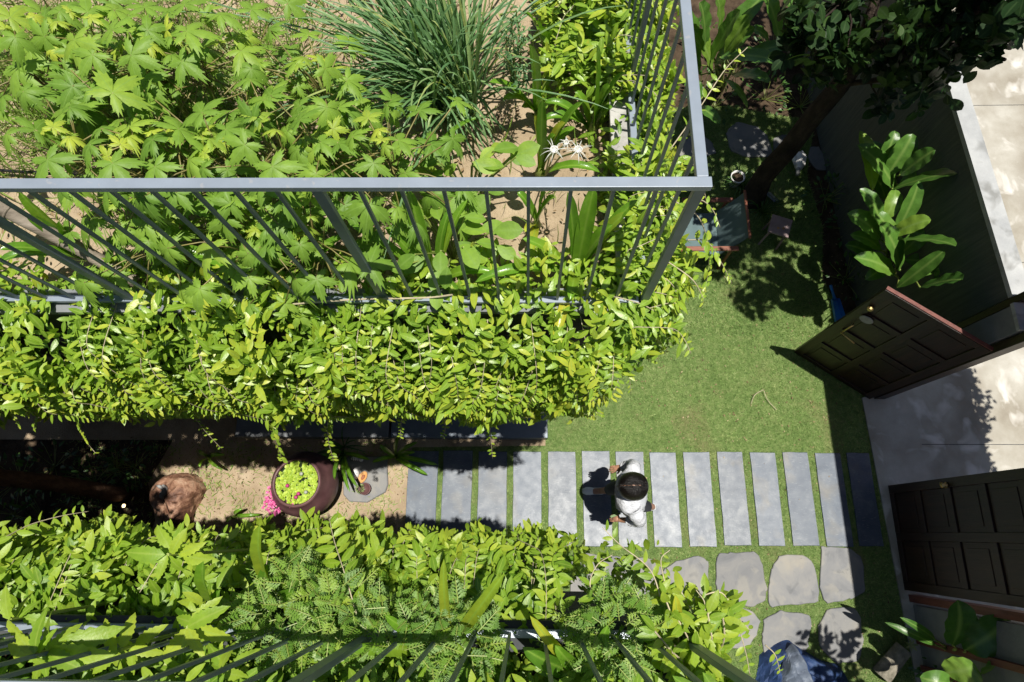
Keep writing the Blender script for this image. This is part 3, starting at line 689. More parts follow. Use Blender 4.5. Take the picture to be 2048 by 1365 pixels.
def profS_fn(u, v):
    O, N_, T_ = profS(u, v); s = np.sign((N_ * np.array([1, 0, .6])).sum(1) + 1e-6)[:, None]; return O, N_ * s, T_
def densS(u, v): return np.where(v < .32, np.where((u > 1.66) & (u < 2.0), .08, 1.0), np.where(u < 1.15, .7, .95))
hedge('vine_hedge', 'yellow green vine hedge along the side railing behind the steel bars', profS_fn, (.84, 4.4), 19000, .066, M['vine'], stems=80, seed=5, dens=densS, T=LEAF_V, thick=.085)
# patch inside, hugging the railing where the terrace turns
profI = polyprof([(0.10, 4.28), (.20, 4.36), (.32, 4.42), (.42, 4.44)], 'y', 1)
def profI_fn(u, v):
    O, N_, T_ = profI(u, v); return O, np.abs(N_) * np.array([0, 0, 1]) + np.array([-.2, 0, .3]), T_
hedge('vine_hedge', 'leafy vine patch on the sand inside the side railing', profI_fn, (2.05, 4.4), 3600, .068, M['vine'], stems=10, seed=8, thick=.12, T=LEAF_V)
def modB(u, v, a, z):
    e = np.clip((v - .6) / .4, 0, 1); s = np.clip((u - .0) / .5, 0, 1)
    return a + .03 * np.sin(u * 5) * e + .045 * np.sin(u * 11 + 1) * e - .20 * s * e, z + .15 * s * e
profB = polyprof([(-.60, 4.20), (-.46, 4.24), (-.34, 4.28), (-.28, 4.30), (-.24, 4.20), (-.20, 3.98), (-.20, 3.7), (-.22, 3.4)], 'x', 1, modB)
def profB_fn(u, v):
    O, N_, T_ = profB(u, v); s = np.sign((N_ * np.array([0, 1, .6])).sum(1) + 1e-6)[:, None]; return O, N_ * s, T_
def densB(u, v): return np.where(v < .22, .25, np.where(u > .14, .09, 1.0))
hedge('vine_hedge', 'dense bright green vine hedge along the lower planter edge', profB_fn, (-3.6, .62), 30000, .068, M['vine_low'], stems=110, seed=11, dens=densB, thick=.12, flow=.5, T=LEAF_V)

TV = [
 ('long shoot hanging lowest over the path slabs', [(975, 640, 4.35), (972, 780, 3.7), (980, 860, 3.2), (985, 918, 2.9)], .085),
 ('shoot hanging down over the clay jar rim', [(640, 690, 4.2), (658, 800, 3.6), (655, 870, 3.1), (668, 925, 2.8)], .08),
 ('shoot with pale leaves hanging left of the clay jar', [(585, 720, 4.2), (545, 830, 3.6), (555, 890, 3.1), (567, 925, 2.8)], .085),
 ('thin shoot above the sand and the red rock', [(290, 640, 4.3), (340, 760, 3.8), (400, 850, 3.2), (445, 900, 2.9)], .06),
 ('thin bare tipped shoot over the dark shade', [(150, 760, 4.0), (150, 830, 3.6), (175, 885, 3.1), (192, 908, 3.0)], .055),
 ('bare tipped shoot at the left photo edge', [(185, 660, 4.3), (90, 770, 3.9), (75, 830, 3.5), (66, 862, 3.3)], .065),
 ('short shoot hanging between the jar and the step', [(800, 740, 4.1), (803, 820, 3.6), (800, 880, 3.2)], .065),
 ('shoot drooping past the railing corner over the lawn', [(1262, 640, 4.3), (1255, 700, 4.0), (1262, 790, 3.6)], .05),
 ('arching shoot reaching right from the railing corner', [(1215, 590, 4.5), (1290, 612, 4.45), (1340, 650, 4.3), (1362, 700, 4.1)], .07),
 ('long leafy shoot over the chair, left one of the pair', [(1345, 400, 4.75), (1400, 440, 4.7), (1418, 520, 4.4), (1404, 615, 4.0)], .075),
 ('long leafy shoot over the chair, right one of the pair', [(1375, 480, 4.6), (1415, 485, 4.55), (1445, 530, 4.35), (1464, 568, 4.2)], .06),
 ('upright shoot sticking out beside the big paddle leaves', [(1340, 300, 4.7), (1400, 215, 4.8), (1450, 140, 4.85), (1495, 95, 4.9)], .06),
 ('shoot crossing the lower hedge up towards the clay jar', [(715, 1235, 4.6), (690, 1150, 4.6), (668, 1080, 4.5), (658, 1035, 4.4)], .115),
 ('thin shoot reaching into the dark shade on the left', [(10, 1075, 4.3), (60, 1050, 4.2), (120, 1033, 4.1), (178, 1023, 4.0)], .075),
 ('yellow green twig reaching towards the walking woman', [(1325, 1210, 4.6), (1300, 1140, 4.6), (1240, 1090, 4.6), (1205, 1055, 4.6)], .08),
 ('yellow green twig over the pale flagstone', [(1340, 1240, 4.6), (1330, 1170, 4.6), (1322, 1120, 4.6), (1340, 1100, 4.6)], .06),
 ('twig hanging across the blue tarpaulin', [(1430, 1190, 4.6), (1470, 1240, 4.5), (1490, 1300, 4.4), (1500, 1350, 4.3)], .075),
 ('short twig drooping over the upper tarpaulin fold', [(1385, 1200, 4.6), (1440, 1185, 4.6), (1470, 1225, 4.5), (1500, 1262, 4.4)], .075),
 ('leafy shoot leaning out right of the corner post', [(1300, 540, 4.45), (1340, 565, 4.45), (1362, 600, 4.35)], .06),
 ('leafy shoot reaching over the lawn below the rail corner', [(1330, 520, 4.5), (1385, 560, 4.5), (1408, 600, 4.4)], .06),
 ('shoot standing out beside the middle of the side railing', [(1335, 330, 4.6), (1372, 320, 4.75), (1400, 350, 4.8), (1412, 400, 4.7)], .06),
 ('short shoot right below the rail corner plate', [(1370, 420, 4.7), (1398, 400, 4.85), (1425, 420, 4.8), (1440, 455, 4.7)], .055),
 ('thin shoot trailing off the corner of the upper hedge', [(1180, 660, 4.2), (1195, 740, 3.9), (1185, 800, 3.6), (1200, 830, 3.4)], .055),
 ('leafy shoot hanging over the far slabs beside the longest one', [(880, 680, 4.3), (872, 790, 3.7), (890, 850, 3.3), (885, 880, 3.1)], .06),
 ('leafy shoot hanging over the step left of the dark lily', [(740, 700, 4.3), (735, 790, 3.7), (750, 850, 3.3)], .06),
 ('leafy shoot hanging on the far left of the upper hedge', [(30, 700, 4.3), (20, 800, 3.8), (40, 860, 3.5)], .06),
 ('fine twig over the middle of the blue tarpaulin', [(1530, 1290, 4.2), (1550, 1310, 4.2), (1560, 1345, 4.1)], .05),
 ('bushy twig at the right end of the lower planter', [(1365, 1330, 4.5), (1400, 1260, 4.65), (1410, 1210, 4.7), (1392, 1180, 4.7)], .08),
 ('twig left of the ferny plant by the flagstones', [(1200, 1215, 4.55), (1180, 1170, 4.6), (1195, 1130, 4.6), (1225, 1110, 4.6)], .075),
]
for lab, path, sz in TV: trailing(lab, path, sz * 1.0, mat='vine' if path[0][1] < 1000 else 'vine_low')
# right end bush of the lower planter
L = Leaves(); t = thing('bush', 'loose yellow green bush at the right end of the lower planter', 'bush', G(1390, 1300, 4.3)); st = MB()
for i in range(30):
    b = G(1380 + U(-30, 40), 1330, 4.3); e = G(U(1300, 1470), U(1170, 1370), U(4.4, 4.75)); P = bezier([b, (b + e) / 2 + Vector((0, 0, .12)), e], 6); st.tube(P, .003, 5)
    for q in P[2:]:
        for s_ in (-1, 1): L.add(q, (P[-1] - P[0]).normalized() * .5 + rnd_unit(), Vector((.1, 0, 1)) + rnd_unit() * .6, U(.05, .085), U(.3, .95))
L.build('leaves', LEAF, M['vine_low'], t); st.build('stems', M['stem_pale'], t)

# ================================================================== TERRACE CROPS
def okra(lab, hubs, z=5.0, extra=3, size=1.0):
    pts = [G(x, y, z + U(-.12, .1)) for x, y, *_ in hubs]; c = sum(pts, Vector()) / len(pts)
    b = Vector((c.x + U(-.05, .05), c.y - .06, 4.27)); t = thing('okra_plant', lab, 'vegetable plant', b, 'lobed leaf okra plants on the terrace')
    top = Vector((c.x, c.y, z - .1)); sm = MB(); sm.tube(bezier([b, (b + top) / 2 + Vector((U(-.03, .03), U(-.03, .03), 0)), top], 5), [.008] * 8 + [.005] * 3, 7)
    L = Leaves(); pet = MB()
    def leaf(h, s, tone):
        o = h - b; o.z = 0; d = Vector((o.x, o.y, 0)); d = d.normalized() if d.length > .02 else Vector((U(-1, 1), U(-1, 1), 0)).normalized()
        d = (d + Vector((U(-.7, .7), U(-.7, .7), -.25))).normalized(); nn = Vector((.05, -.12, 1)) + rnd_unit() * .5
        L.add(h, d, nn + rnd_unit() * .15, s, tone); a = b.lerp(top, U(.55, .95)); pet.tube([a, a.lerp(h, .55) + Vector((0, 0, .03)), h], [.0032, .0028, .0025], 5)
    for hb_, q in zip(hubs, pts): leaf(q, (hb_[2] if len(hb_) > 2 else 75) / 1254 * (7 - z) * 1.05 * size * U(.95, 1.15), U(.25, .75))
    for i in range(extra): leaf(Vector((c.x + U(-.30, .30), c.y + U(-.27, .27), z - U(.02, .5))), U(.07, .14) * size, U(.1, .6))
    for i in range(4):  # young leaves round the tip
        leaf(top + Vector((U(-.07, .07), U(-.07, .07), U(.02, .08))), U(.045, .075), U(.6, 1))
    La, Lb = Leaves(), Leaves()
    for i_, q in enumerate(zip(L.p, L.d, L.n, L.s, L.t)): (La if i_ % 5 < 3 else Lb).add(*q)
    La.build('leaves', PALM, M['okra'], t); Lb.build('curled_leaves', PALM2, M['okra'], t); sm.build('stem', M['stem_green'], t, smooth=True); pet.build('leaf_stalks', M['stem_red'], t, smooth=True)
OK = [('at the far left photo edge in the back row', [(20, 35, 80), (32, 140, 90), (0, 90, 80)]),
 ('second from the left in the back row', [(148, 80, 80), (120, 40, 70), (175, 25, 75)]),
 ('third from the left in the back row with one big flat leaf', [(228, 20, 90), (262, 111, 80), (225, 60, 75)]),
 ('in the middle of the back row', [(369, 10, 80), (373, 63, 75), (364, 123, 75), (310, 60, 65)]),
 ('second from the lemongrass in the back row', [(408, 91, 80), (482, 102, 70), (503, 20, 70), (440, 30, 70)]),
 ('at the right end of the back row next to the lemongrass', [(594, 123, 60), (650, 137, 60), (694, 158, 55), (540, 60, 60)]),
 ('in the top left photo corner', [(80, 25, 85), (110, 75, 75), (60, 100, 80), (30, 75, 70)]),
 ('behind the third plant of the back row', [(290, 15, 80), (320, 95, 70), (185, 110, 75)]),
 ('with big leaves at the left end of the middle row', [(135, 221, 95), (95, 320, 85), (70, 260, 70)]),
 ('second from the left in the middle row', [(225, 186, 90), (260, 253, 65), (225, 327, 75), (180, 290, 60)]),
 ('with the largest star shaped leaf just behind the rail', [(357, 258, 105), (310, 334, 70), (290, 205, 75)]),
 ('in the centre of the middle row', [(404, 225, 80), (452, 260, 75), (418, 278, 60), (380, 320, 70)]),
 ('right of centre in the middle row', [(527, 200, 85), (545, 334, 75), (490, 290, 70), (500, 160, 60)]),
 ('just left of the lemongrass base', [(677, 216, 65), (640, 285, 65), (600, 240, 70), (595, 300, 65)]),
 ('at the right end of the crop, in front of the lemongrass', [(782, 200, 55), (796, 281, 60), (747, 327, 60), (705, 274, 65)]),
 ('left under the front rail by the bamboo pole', [(246, 405, 60), (330, 420, 50), (290, 450, 50)]),
 ('under the front rail with yellowing lower leaves', [(429, 397, 65), (420, 492, 60), (470, 400, 60)]),
 ('under the front rail among tall bare stalks', [(450, 440, 60), (510, 460, 60), (520, 405, 60)]),
 ('under the front rail left of the thick post', [(560, 430, 50), (594, 440, 45), (620, 400, 55), (600, 490, 45), (660, 430, 50)])]
for lab, h in OK: okra('okra plant ' + lab, h, 5.02 if h[0][1] < 360 else 4.8, extra=22, size=.86 if h[0][1] < 360 else .92)
def broad(lab, spots, z, sz, mat='okra', T=LEAFR, name='eggplant_bush', base=None):
    P0 = [G(x, y, z) for x, y in spots]; c = sum(P0, Vector()) / len(P0); b = Vector((c.x, c.y, 4.27)) if base is None else base
    t = thing(name, lab, 'vegetable plant', b); L = Leaves(); st = MB()
    for p_ in P0:
        for k in range(3):
            q = p_ + Vector((U(-.07, .07), U(-.07, .07), U(-.12, .05))); d = (q - c); d.z = 0; d = d.normalized() + rnd_unit() * .5
            L.add(q, d, Vector((.1, -.1, 1)) + rnd_unit() * .35, sz * U(.7, 1.15), U(.2, .7)); st.tube([b, (b + q) / 2 + Vector((0, 0, .05)), q], .004, 5)
    L.build('leaves', T, M[mat], t); st.build('stems', M['stem_green'], t)
broad('low round leaved plant poking out behind the rail, left of the white flowers', [(872, 330), (900, 345), (935, 340), (850, 345), (960, 335), (990, 318), (1010, 305)], 4.62, .11)
broad('round leaved bush under the rail beside the sand patch', [(870, 390), (900, 420), (930, 450), (860, 440), (890, 480), (920, 500), (850, 500), (960, 470), (835, 400), (880, 540)], 4.6, .12)
# lemongrass clump
b = G(905, 215, 4.27); t = thing('lemongrass', 'large bluish green lemongrass clump on the sandy terrace', 'grass clump', b); R_ = Ribbons()
for i in range(430):
    a = U(0, 2 * math.pi); sp = abs(random.gauss(0, .24)); L_ = U(.45, .95); bx_ = b + Vector((U(-.13, .13), U(-.11, .14), 0))
    lean = Vector((math.cos(a) * sp - .10, math.sin(a) * sp + .05, 0)); top = bx_ + lean * 1.1 + Vector((0, 0, L_ * U(.6, .95)))
    end = top + lean * U(.3, 1.2) + Vector((0, 0, -U(0, .25) * (1 if random.random() < .4 else .2)))
    R_.add(bx_, end, U(.009, .015), tone=U(.05, .7) if random.random() < .94 else .98, n=8, p_up=bx_.lerp(top, .75) + Vector((0, 0, .12)), base=.7, peak=.4)
for i in range(40):
    a = U(-2.6, -.5); L_ = U(.2, .42); bx_ = b + Vector((U(-.13, .13), U(-.1, .05), 0))
    e = bx_ + Vector((math.cos(a) * L_, math.sin(a) * L_, U(.0, .1))); R_.add(bx_, e, U(.008, .013), tone=U(.3, .9), n=8, p_up=(bx_ + e) / 2 + Vector((0, 0, U(.2, .4))), base=.7)
R_.build('blades', M['lemongrass'], t)
# feathery herb
b = G(1030, 185, 4.27); t = thing('herb_plant', 'spindly grey green herb with small leaves right of the lemongrass', 'herb', b); st = MB(); L = Leaves()
for tx, ty in ((1032, 20), (1012, 60), (1050, 70), (1005, 110), (1048, 130), (1022, 35)):
    P = bezier([b, b.lerp(G(tx, ty, 4.8), .5) + Vector((U(-.03, .03), U(-.03, .03), 0)), G(tx, ty, U(4.75, 5.0))], 9); st.tube(P, .0035, 5)
    for q in P[3:]:
        for k in range(4): L.add(q + rnd_unit() * .02, rnd_unit() + Vector((0, 0, .3)), Vector((0, 0, 1)) + rnd_unit() * .6, U(.018, .034), U(0, .6))
L.build('leaves', LEAF_N, M['lemongrass'], t); st.build('stems', M['stem_green'], t)
# strap lilies
LIL = [
 ('lily farthest back, against the side hedge', (1093, 116), [(1048, 28, 4.62, .04), (1066, 40, 4.6, .035), (1107, 60, 4.5), (1150, 98, 4.45), (1148, 135, 4.36), (1075, 60, 4.6)]),
 ('lily with a tall upright leaf right of the lemongrass', (1077, 234), [(1060, 90, 4.85, .05, .5), (978, 165, 4.65, .045), (1005, 200, 4.5), (1090, 200, 4.5), (1045, 215, 4.4), (1068, 160, 4.5)]),
 ('lily leaning on the side hedge in front of the white curb', (1183, 262), [(1193, 90, 4.85, .05), (1250, 145, 4.7), (1220, 170, 4.6, .05), (1088, 205, 4.45, .045), (1085, 240, 4.42, .05), (1225, 215, 4.45), (1150, 185, 4.5)]),
 ('flowering lily with a yellow leaf behind the rail', (1078, 352), [(1068, 232, 4.72, .05, .95), (1085, 200, 4.8, .045), (1165, 205, 4.8, .05), (1130, 245, 4.68, .05, .9), (1110, 270, 4.6), (1200, 345, 4.4), (1150, 255, 4.6)]),
 ('lily under the rail rooted in the hedge with two broad leaves', (872, 570), [(818, 380, 4.85, .065, .55), (770, 455, 4.7, .05), (935, 400, 4.75, .04, .6), (900, 420, 4.7, .04), (985, 545, 4.5, .05), (925, 590, 4.45, .05), (700, 450, 4.72, .04)]),
 ('largest lily under the rail near the corner', (1148, 552), [(1135, 385, 4.85, .055), (1188, 375, 4.85, .07, .5), (1225, 450, 4.7, .06), (1275, 400, 4.8, .05), (1045, 478, 4.6, .05, .6), (950, 565, 4.5, .05, .4), (1000, 545, 4.5, .05), (1105, 702, 4.35, .045, .98), (1140, 600, 4.5, .05, .6), (1255, 425, 4.75, .05, .7)]),
 ('small lily with a yellowing leaf on the sand under the rail', (1073, 455), [(1050, 465, 4.45, .035, .9), (1092, 385, 4.6), (1110, 395, 4.6), (1035, 385, 4.5), (1060, 520, 4.4, .04, .8)]),
 ('lily sprawling left of the thick railing post', (600, 590), [(335, 492, 4.62, .06, .45), (380, 520, 4.55, .05), (560, 480, 4.7, .05), (690, 470, 4.6, .05), (500, 470, 4.7, .05), (440, 640, 4.4, .05), (640, 640, 4.4, .05, .6), (550, 545, 4.6, .05)]),
 ('lily at the left photo edge by the bamboo pole', (190, 520), [(40, 385, 4.75, .055, .6), (55, 430, 4.65, .05), (0, 500, 4.6, .05, .3), (120, 440, 4.7, .04), (230, 440, 4.7, .04), (0, 525, 4.5, .05, .2)]),
 ('small lily by the lemongrass shadow', (850, 335), [(905, 280, 4.5, .03), (920, 300, 4.45, .03), (865, 270, 4.55, .03), (960, 235, 4.55, .025)]),
 ('lily with one long pale blade above the lower ferny plant', (565, 1200), [(520, 1050, 4.95, .055, .7), (535, 1130, 4.7, .05), (600, 1180, 4.6), (500, 1190, 4.6)]),
 ('lily with a broad glossy blade left of the ferny plant', (470, 1235), [(407, 1123, 4.9, .06, .6), (355, 1215, 4.75, .05, .5), (440, 1180, 4.7), (520, 1260, 4.6)]),
 ('lily with straight blades in the middle of the lower planter', (905, 1290), [(888, 1118, 4.9, .035, .75), (1008, 1148, 4.85, .045, .7), (770, 1230, 4.75, .045, .5), (680, 1290, 4.75, .045, .6), (850, 1240, 4.7)]),
 ('lily with a curved yellow blade near the lower planter end', (1160, 1340), [(1060, 1232, 4.8, .04, .9), (1045, 1295, 4.8, .06, .2), (1215, 1250, 4.7), (1110, 1290, 4.7, .05)]),
 ('lily with a bright yellow blade at the lower planter end', (1330, 1290), [(1350, 1190, 4.75, .04, 1.0), (1300, 1245, 4.7, .04, .85), (1400, 1330, 4.6, .04), (1270, 1260, 4.7, .04, .6)]),
 ('lily cut by the bottom edge of the photo', (1440, 1420), [(1345, 1352, 4.9, .06, .5), (1520, 1365, 4.8, .05, .6), (1405, 1345, 4.85, .05)]),
]
for i, (lab, base, tips) in enumerate(LIL): strap_plant(lab, base, tips, z0=4.28)
for lab, base, tips in [('dark lily growing at the path edge beside the first slab', (792, 915), [(875, 930, .25, .05, .3), (855, 950, .2, .05, .3), (830, 905, .3), (760, 890, .35), (800, 870, .4), (745, 925, .2), (835, 885, .35)]),
   ('dark lily growing behind the clay jar', (690, 905), [(715, 975, .5, .045, .3), (700, 985, .45, .04, .3), (610, 925, .35, .04, .4), (650, 900, .4), (740, 920, .3), (670, 960, .55, .045, .25)]),
   ('low dark lily in the sand at the lower hedge foot', (470, 1035), [(485, 1018, .2, .04), (520, 1030, .15, .04), (455, 1045, .15, .04)]),
   ('low dark lily between the rock and the upper hedge', (420, 915), [(445, 940, .2, .035), (400, 935, .2, .035), (400, 900, .2), (450, 910, .2)])]:
    strap_plant(lab, base, tips, z0=.01, arch=.25)
# white spider flowers
for lab, (fx, fy) in (('white spidery flower on the left of the pair', (1108, 303)), ('white spidery flower on the right of the pair', (1156, 303)), ('small half open white spidery flower between the pair', (1132, 288))):
    c = G(fx, fy, 4.95); t = thing('spider_flower', lab, 'flower', c, 'white spidery flowers'); R_ = Ribbons(); sm = 1 if 'pair' in lab and 'between' not in lab else .55
    for k in range(11):
        a = k / 11 * 2 * math.pi + U(-.2, .2); l = U(.04, .06) * sm
        R_.add(c, c + Vector((math.cos(a) * l, math.sin(a) * l, U(-.02, .02))), U(.0025, .004), tone=U(.3, 1), p_up=c + Vector((math.cos(a) * l * .5, math.sin(a) * l * .5, .025)), n=6)
    R_.build('petals', M['petal_w'], t)
    MB().lathe([(0, -.01), (.012, 0), (.014 * sm, .012), (.016 * sm, .014), (.01, .004), (0, .003)], c, 10).build('cup', M['white'], t, smooth=True)
    MB().tube([c, c.lerp(G(1090, 352, 4.3), .5) + Vector((0, 0, .06)), G(1090, 352, 4.3)], .004, 5).build('stalk', M['stem_green'], t)
# bamboo pole
P = [G(275, 565, 4.36), G(180, 510, 4.45), G(90, 462, 4.55), G(-60, 385, 4.7)]; t = thing('bamboo_pole', 'weathered thick bamboo pole leaning behind the railing', 'bamboo pole', P[0])
MB().tube(bezier(P, 8), .031, 14).build('culm', M['bamboo'], t, smooth=True)
for q in (.22, .55, .85):
    pp = bezier(P, 8); i = int(q * 24); MB().tube([pp[i] + (pp[i + 1] - pp[i]) * a for a in (0, .1, .2, .3)], [.032, .036, .036, .032], 14).build('node', M['bamboo'], t, smooth=True)
# fallen stick across the rail
P = bezier([G(548, 612, 4.49), G(700, 600, 4.5), G(850, 596, 4.5), G(905, 590, 4.55)], 5); o = MB().tube(P, .004, 6).build('dry_stick', M['stem_pale'], origin=P[0]); tag(o, 'long dry stick lying along the bottom rail', 'stick')
# irrigation hose
P = bezier([G(-20, 340, 4.32), G(200, 352, 4.33), G(420, 345, 4.32), G(620, 350, 4.31)], 6); o = MB().tube(P, .008, 8).build('irrigation_hose', M['black'], origin=P[0]); tag(o, 'black irrigation hose lying behind the front rail', 'hose')
# weeds under the crops
n = 26000; x = RNG.uniform(-3.2, .3, n); y = RNG.uniform(1.1, 3.2, n)
dn = np.exp(-(((x + 2.2) / 1.0) ** 2 + ((y - 2.25) / .5) ** 2)) + .03; k = RNG.random(n) < dn; x = x[k]; y = y[k]; n = len(x)
d = np.stack([RNG.normal(0, .5, n), RNG.normal(0, .5, n), RNG.uniform(.4, 1, n)], 1)
o = scatter('weeds', BLADE2, frames(d, RNG.normal(0, 1, (n, 3))), np.stack([x, y, np.full(n, 4.26)], 1), np.stack([RNG.uniform(.01, .02, n), RNG.uniform(.08, .26, n), np.full(n, .2)], 1), RNG.beta(2, 2, n), M['weed']); tag(o, kind='stuff')
n = 2600; x = RNG.uniform(-3.2, .4, n); y = RNG.uniform(1.0, 3.2, n); d = np.stack([RNG.normal(0, 1, n), RNG.normal(0, 1, n), RNG.uniform(-.1, .3, n)], 1)
o = scatter('leaf_litter', LEAF, frames(d, np.tile([0, 0, 1.], (n, 1)) + RNG.normal(0, .4, (n, 3))), np.stack([x, y, np.full(n, 4.29)], 1), RNG.uniform(.008, .035, n), RNG.beta(1.2, 1.4, n), M['dry']); tag(o, kind='stuff')

# lower planter plants -----------------------------------------------
def fern_plant(lab, c, rad, nf, z=4.7, size=.085):
    nf = int(nf * 4.2); rad = rad * .78
    cen = G(c[0], c[1], z); b = Vector((cen.x, cen.y - .02, 4.28)); t = thing('ferny_plant', lab, 'leafy plant', b, 'ferny leaved plants of the lower planter'); L = Leaves(); st = MB()
    for i in range(nf):
        a = U(0, 2 * math.pi); r = rad * math.sqrt(U(.02, 1)); o = cen + Vector((math.cos(a) * r, math.sin(a) * r, U(-.25, .05) - r * .5))
        dr = (Vector((math.cos(a) * .6, math.sin(a) * .6, U(.0, .9))) + rnd_unit() * .7).normalized(); up = Vector((0, 0, 1)) + rnd_unit() * .3; sd = dr.cross(up).normalized()
        ln = size * U(.6, 1.1); tn = U(.1, .9); st.tube([o, o + dr * ln], .0018, 4);
        for k in range(5):
            s_ = .2 + .8 * k / 5; pr = o + dr * ln * s_; l2 = ln * .42 * (1.1 - s_ * .75)
            for sg in (-1, 1):
                d2 = (dr * .75 + sd * sg).normalized(); L.add(pr, d2, up, l2, tn)
                for w_ in (.45, .75):
                    for s2 in (-1, 1): L.add(pr + d2 * l2 * w_, (d2 + d2.cross(up) * s2 * .9), up, l2 * .42, tn)
        L.add(o + dr * ln, dr, up, ln * .2, tn)
    st.tube([b, cen - Vector((0, 0, .25))], .006, 5)
    L.build('leaves', tmpl(3, .24, .1, .1, .7, .5), M['fern'], t); st.build('stems', M['stem_green'], t)
fern_plant('large ferny plant leftmost of the three', (560, 1230), .21, 60)
fern_plant('ferny plant between the large one and the lily blades', (650, 1225), .12, 24)
fern_plant('ferny plant at the photo bottom below the long rail', (780, 1320), .24, 48, 4.72)
fern_plant('darker ferny plant right of centre at the photo bottom', (905, 1290), .16, 30, 4.7)
fern_plant('ferny plant beside the flagstones at the planter end', (1240, 1262), .16, 30, 4.7)
fern_plant('low ferny plant under the one at the planter end', (1190, 1335), .16, 26, 4.6)
def serr_plant(lab, c, tips, z=4.9, w=.06):
    cen = G(c[0], c[1], z); b = Vector((cen.x, cen.y, 4.28)); t = thing('serrated_plant', lab, 'leafy plant', b, 'saw edged plants of the lower planter'); L = Leaves()
    for (x, y, l) in tips:
        e = G(x, y, z + U(-.05, .05)); d = e - cen; L.add(cen + Vector((0, 0, U(-.08, .02))), d, Vector((0, 0, 1)) + rnd_unit() * .4, max(.06, d.length * 1.05) * l, U(.35, .95))
    L.build('leaves', SERR, M['vine_low'], t); MB().tube([b, cen], .006, 6).build('stem', M['stem_green'], t)
serr_plant('saw edged plant poking up at the lower hedge beside the rock', (335, 1110), [(292, 1055, 1), (300, 1048, 1), (340, 1048, 1), (355, 1065, 1), (245, 1120, 1), (250, 1105, 1), (290, 1140, 1), (395, 1130, 1), (360, 1150, 1), (310, 1160, 1), (325, 1085, .8), (380, 1095, 1)])
serr_plant('big saw edged plant in the bottom left corner', (70, 1310), [(72, 1222, 1), (105, 1290, 1), (95, 1260, 1), (30, 1330, 1), (0, 1300, 1.1), (40, 1235, 1), (130, 1250, 1), (20, 1270, 1), (85, 1330, 1.2), (170, 1330, 1), (120, 1340, 1), (150, 1300, 1), (60, 1370, 1), (200, 1270, 1), (10, 1380, 1)], 5.0)
serr_plant('saw edged plant by the diagonal railing bars', (375, 1255), [(390, 1235, 1), (425, 1200, 1), (440, 1215, 1), (320, 1240, 1), (345, 1300, 1), (300, 1330, 1), (440, 1290, 1), (395, 1310, 1)], 4.85)
serr_plant('saw edged plant near the left photo edge above the rail', (20, 1240), [(0, 1180, 1), (60, 1200, 1), (40, 1180, 1), (-30, 1220, 1), (80, 1250, 1), (50, 1290, 1)], 4.8)
serr_plant('saw edged plant left of the large ferny plant', (240, 1300), [(200, 1240, 1), (260, 1225, 1), (290, 1260, 1), (180, 1290, 1), (300, 1320, 1), (230, 1360, 1), (180, 1350, 1)], 4.85)
serr_plant('saw edged plant at the photo bottom under the ferny plants', (440, 1340), [(400, 1290, 1), (460, 1280, 1), (500, 1310, 1), (390, 1345, 1), (500, 1355, 1)], 4.8)
# low filler foliage in the lower planter
def ground_foliage(name, lab, xr, yr, z, n, size, mat, T=LEAF):
    x = RNG.uniform(*xr, n); y = RNG.uniform(*yr, n); zz = z + RNG.uniform(-.1, .14, n) + .06 * np.sin(x * 8) * np.sin(y * 9); d = np.stack([RNG.normal(0, 1, n), RNG.normal(0, 1, n), RNG.normal(0, .35, n)], 1)
    o = scatter(name, T, frames(d, np.tile([.1, 0, 1.], (n, 1)) + RNG.normal(0, .4, (n, 3))), np.stack([x, y, zz], 1), RNG.uniform(.6, 1.2, n) * size, RNG.beta(2, 2.5, n), mat); tag(o, lab, kind='stuff')
ground_foliage('ground_cover', 'low green foliage filling the lower planter', (-3.2, .5), (-1.1, -.42), 4.45, 7500, .075, M['vine_low'], LEAF_V)
ground_foliage('ground_cover', 'taller loose green sprigs between the lower railing bars', (-2.8, .3), (-.95, -.46), 4.86, 4200, .075, M['vine_low'], LEAF_V)

# ================================================================== PATH OBJECTS
# clay jar
c = Vector((-2.33, .47, 0)); t = thing('clay_jar', 'big plum glazed clay jar on the sand path', 'jar', c)
Rt = Matrix.Rotation(.0, 3, 'Y')
prof = [(0, 0), (.17, 0), (.24, .06), (.31, .16), (.345, .28), (.34, .40), (.30, .50), (.255, .555), (.258, .58), (.245, .60), (.228, .60), (.222, .585), (.225, .555), (.27, .48), (.30, .36)]
MB().lathe([(r * .98, z) for r, z in prof], c, 48).build('body', M['jar'], t, smooth=True)
MB().lathe([(0, .535), (.235, .535)], c, 32).build('water', M['water'], t)
wl = thing('water_lettuce', 'pale yellow green water lettuce filling the clay jar', 'water plant', c + Vector((0, 0, .54))); L = Leaves()
for i in range(210):
    a = U(0, 6.28); r = .215 * math.sqrt(U(0, 1)); q = c + Vector((math.cos(a) * r, math.sin(a) * r, U(.545, .575)))
    for k in range(9):
        b_ = k * .7 + U(-.2, .2); d = Vector((math.cos(b_), math.sin(b_), U(.3, 1.0))); L.add(q, d, Vector((-math.cos(b_), -math.sin(b_), 1.4)), U(.018, .036), U(.2, 1))
L.build('leaves', LEAFR, M['lettuce'], wl)
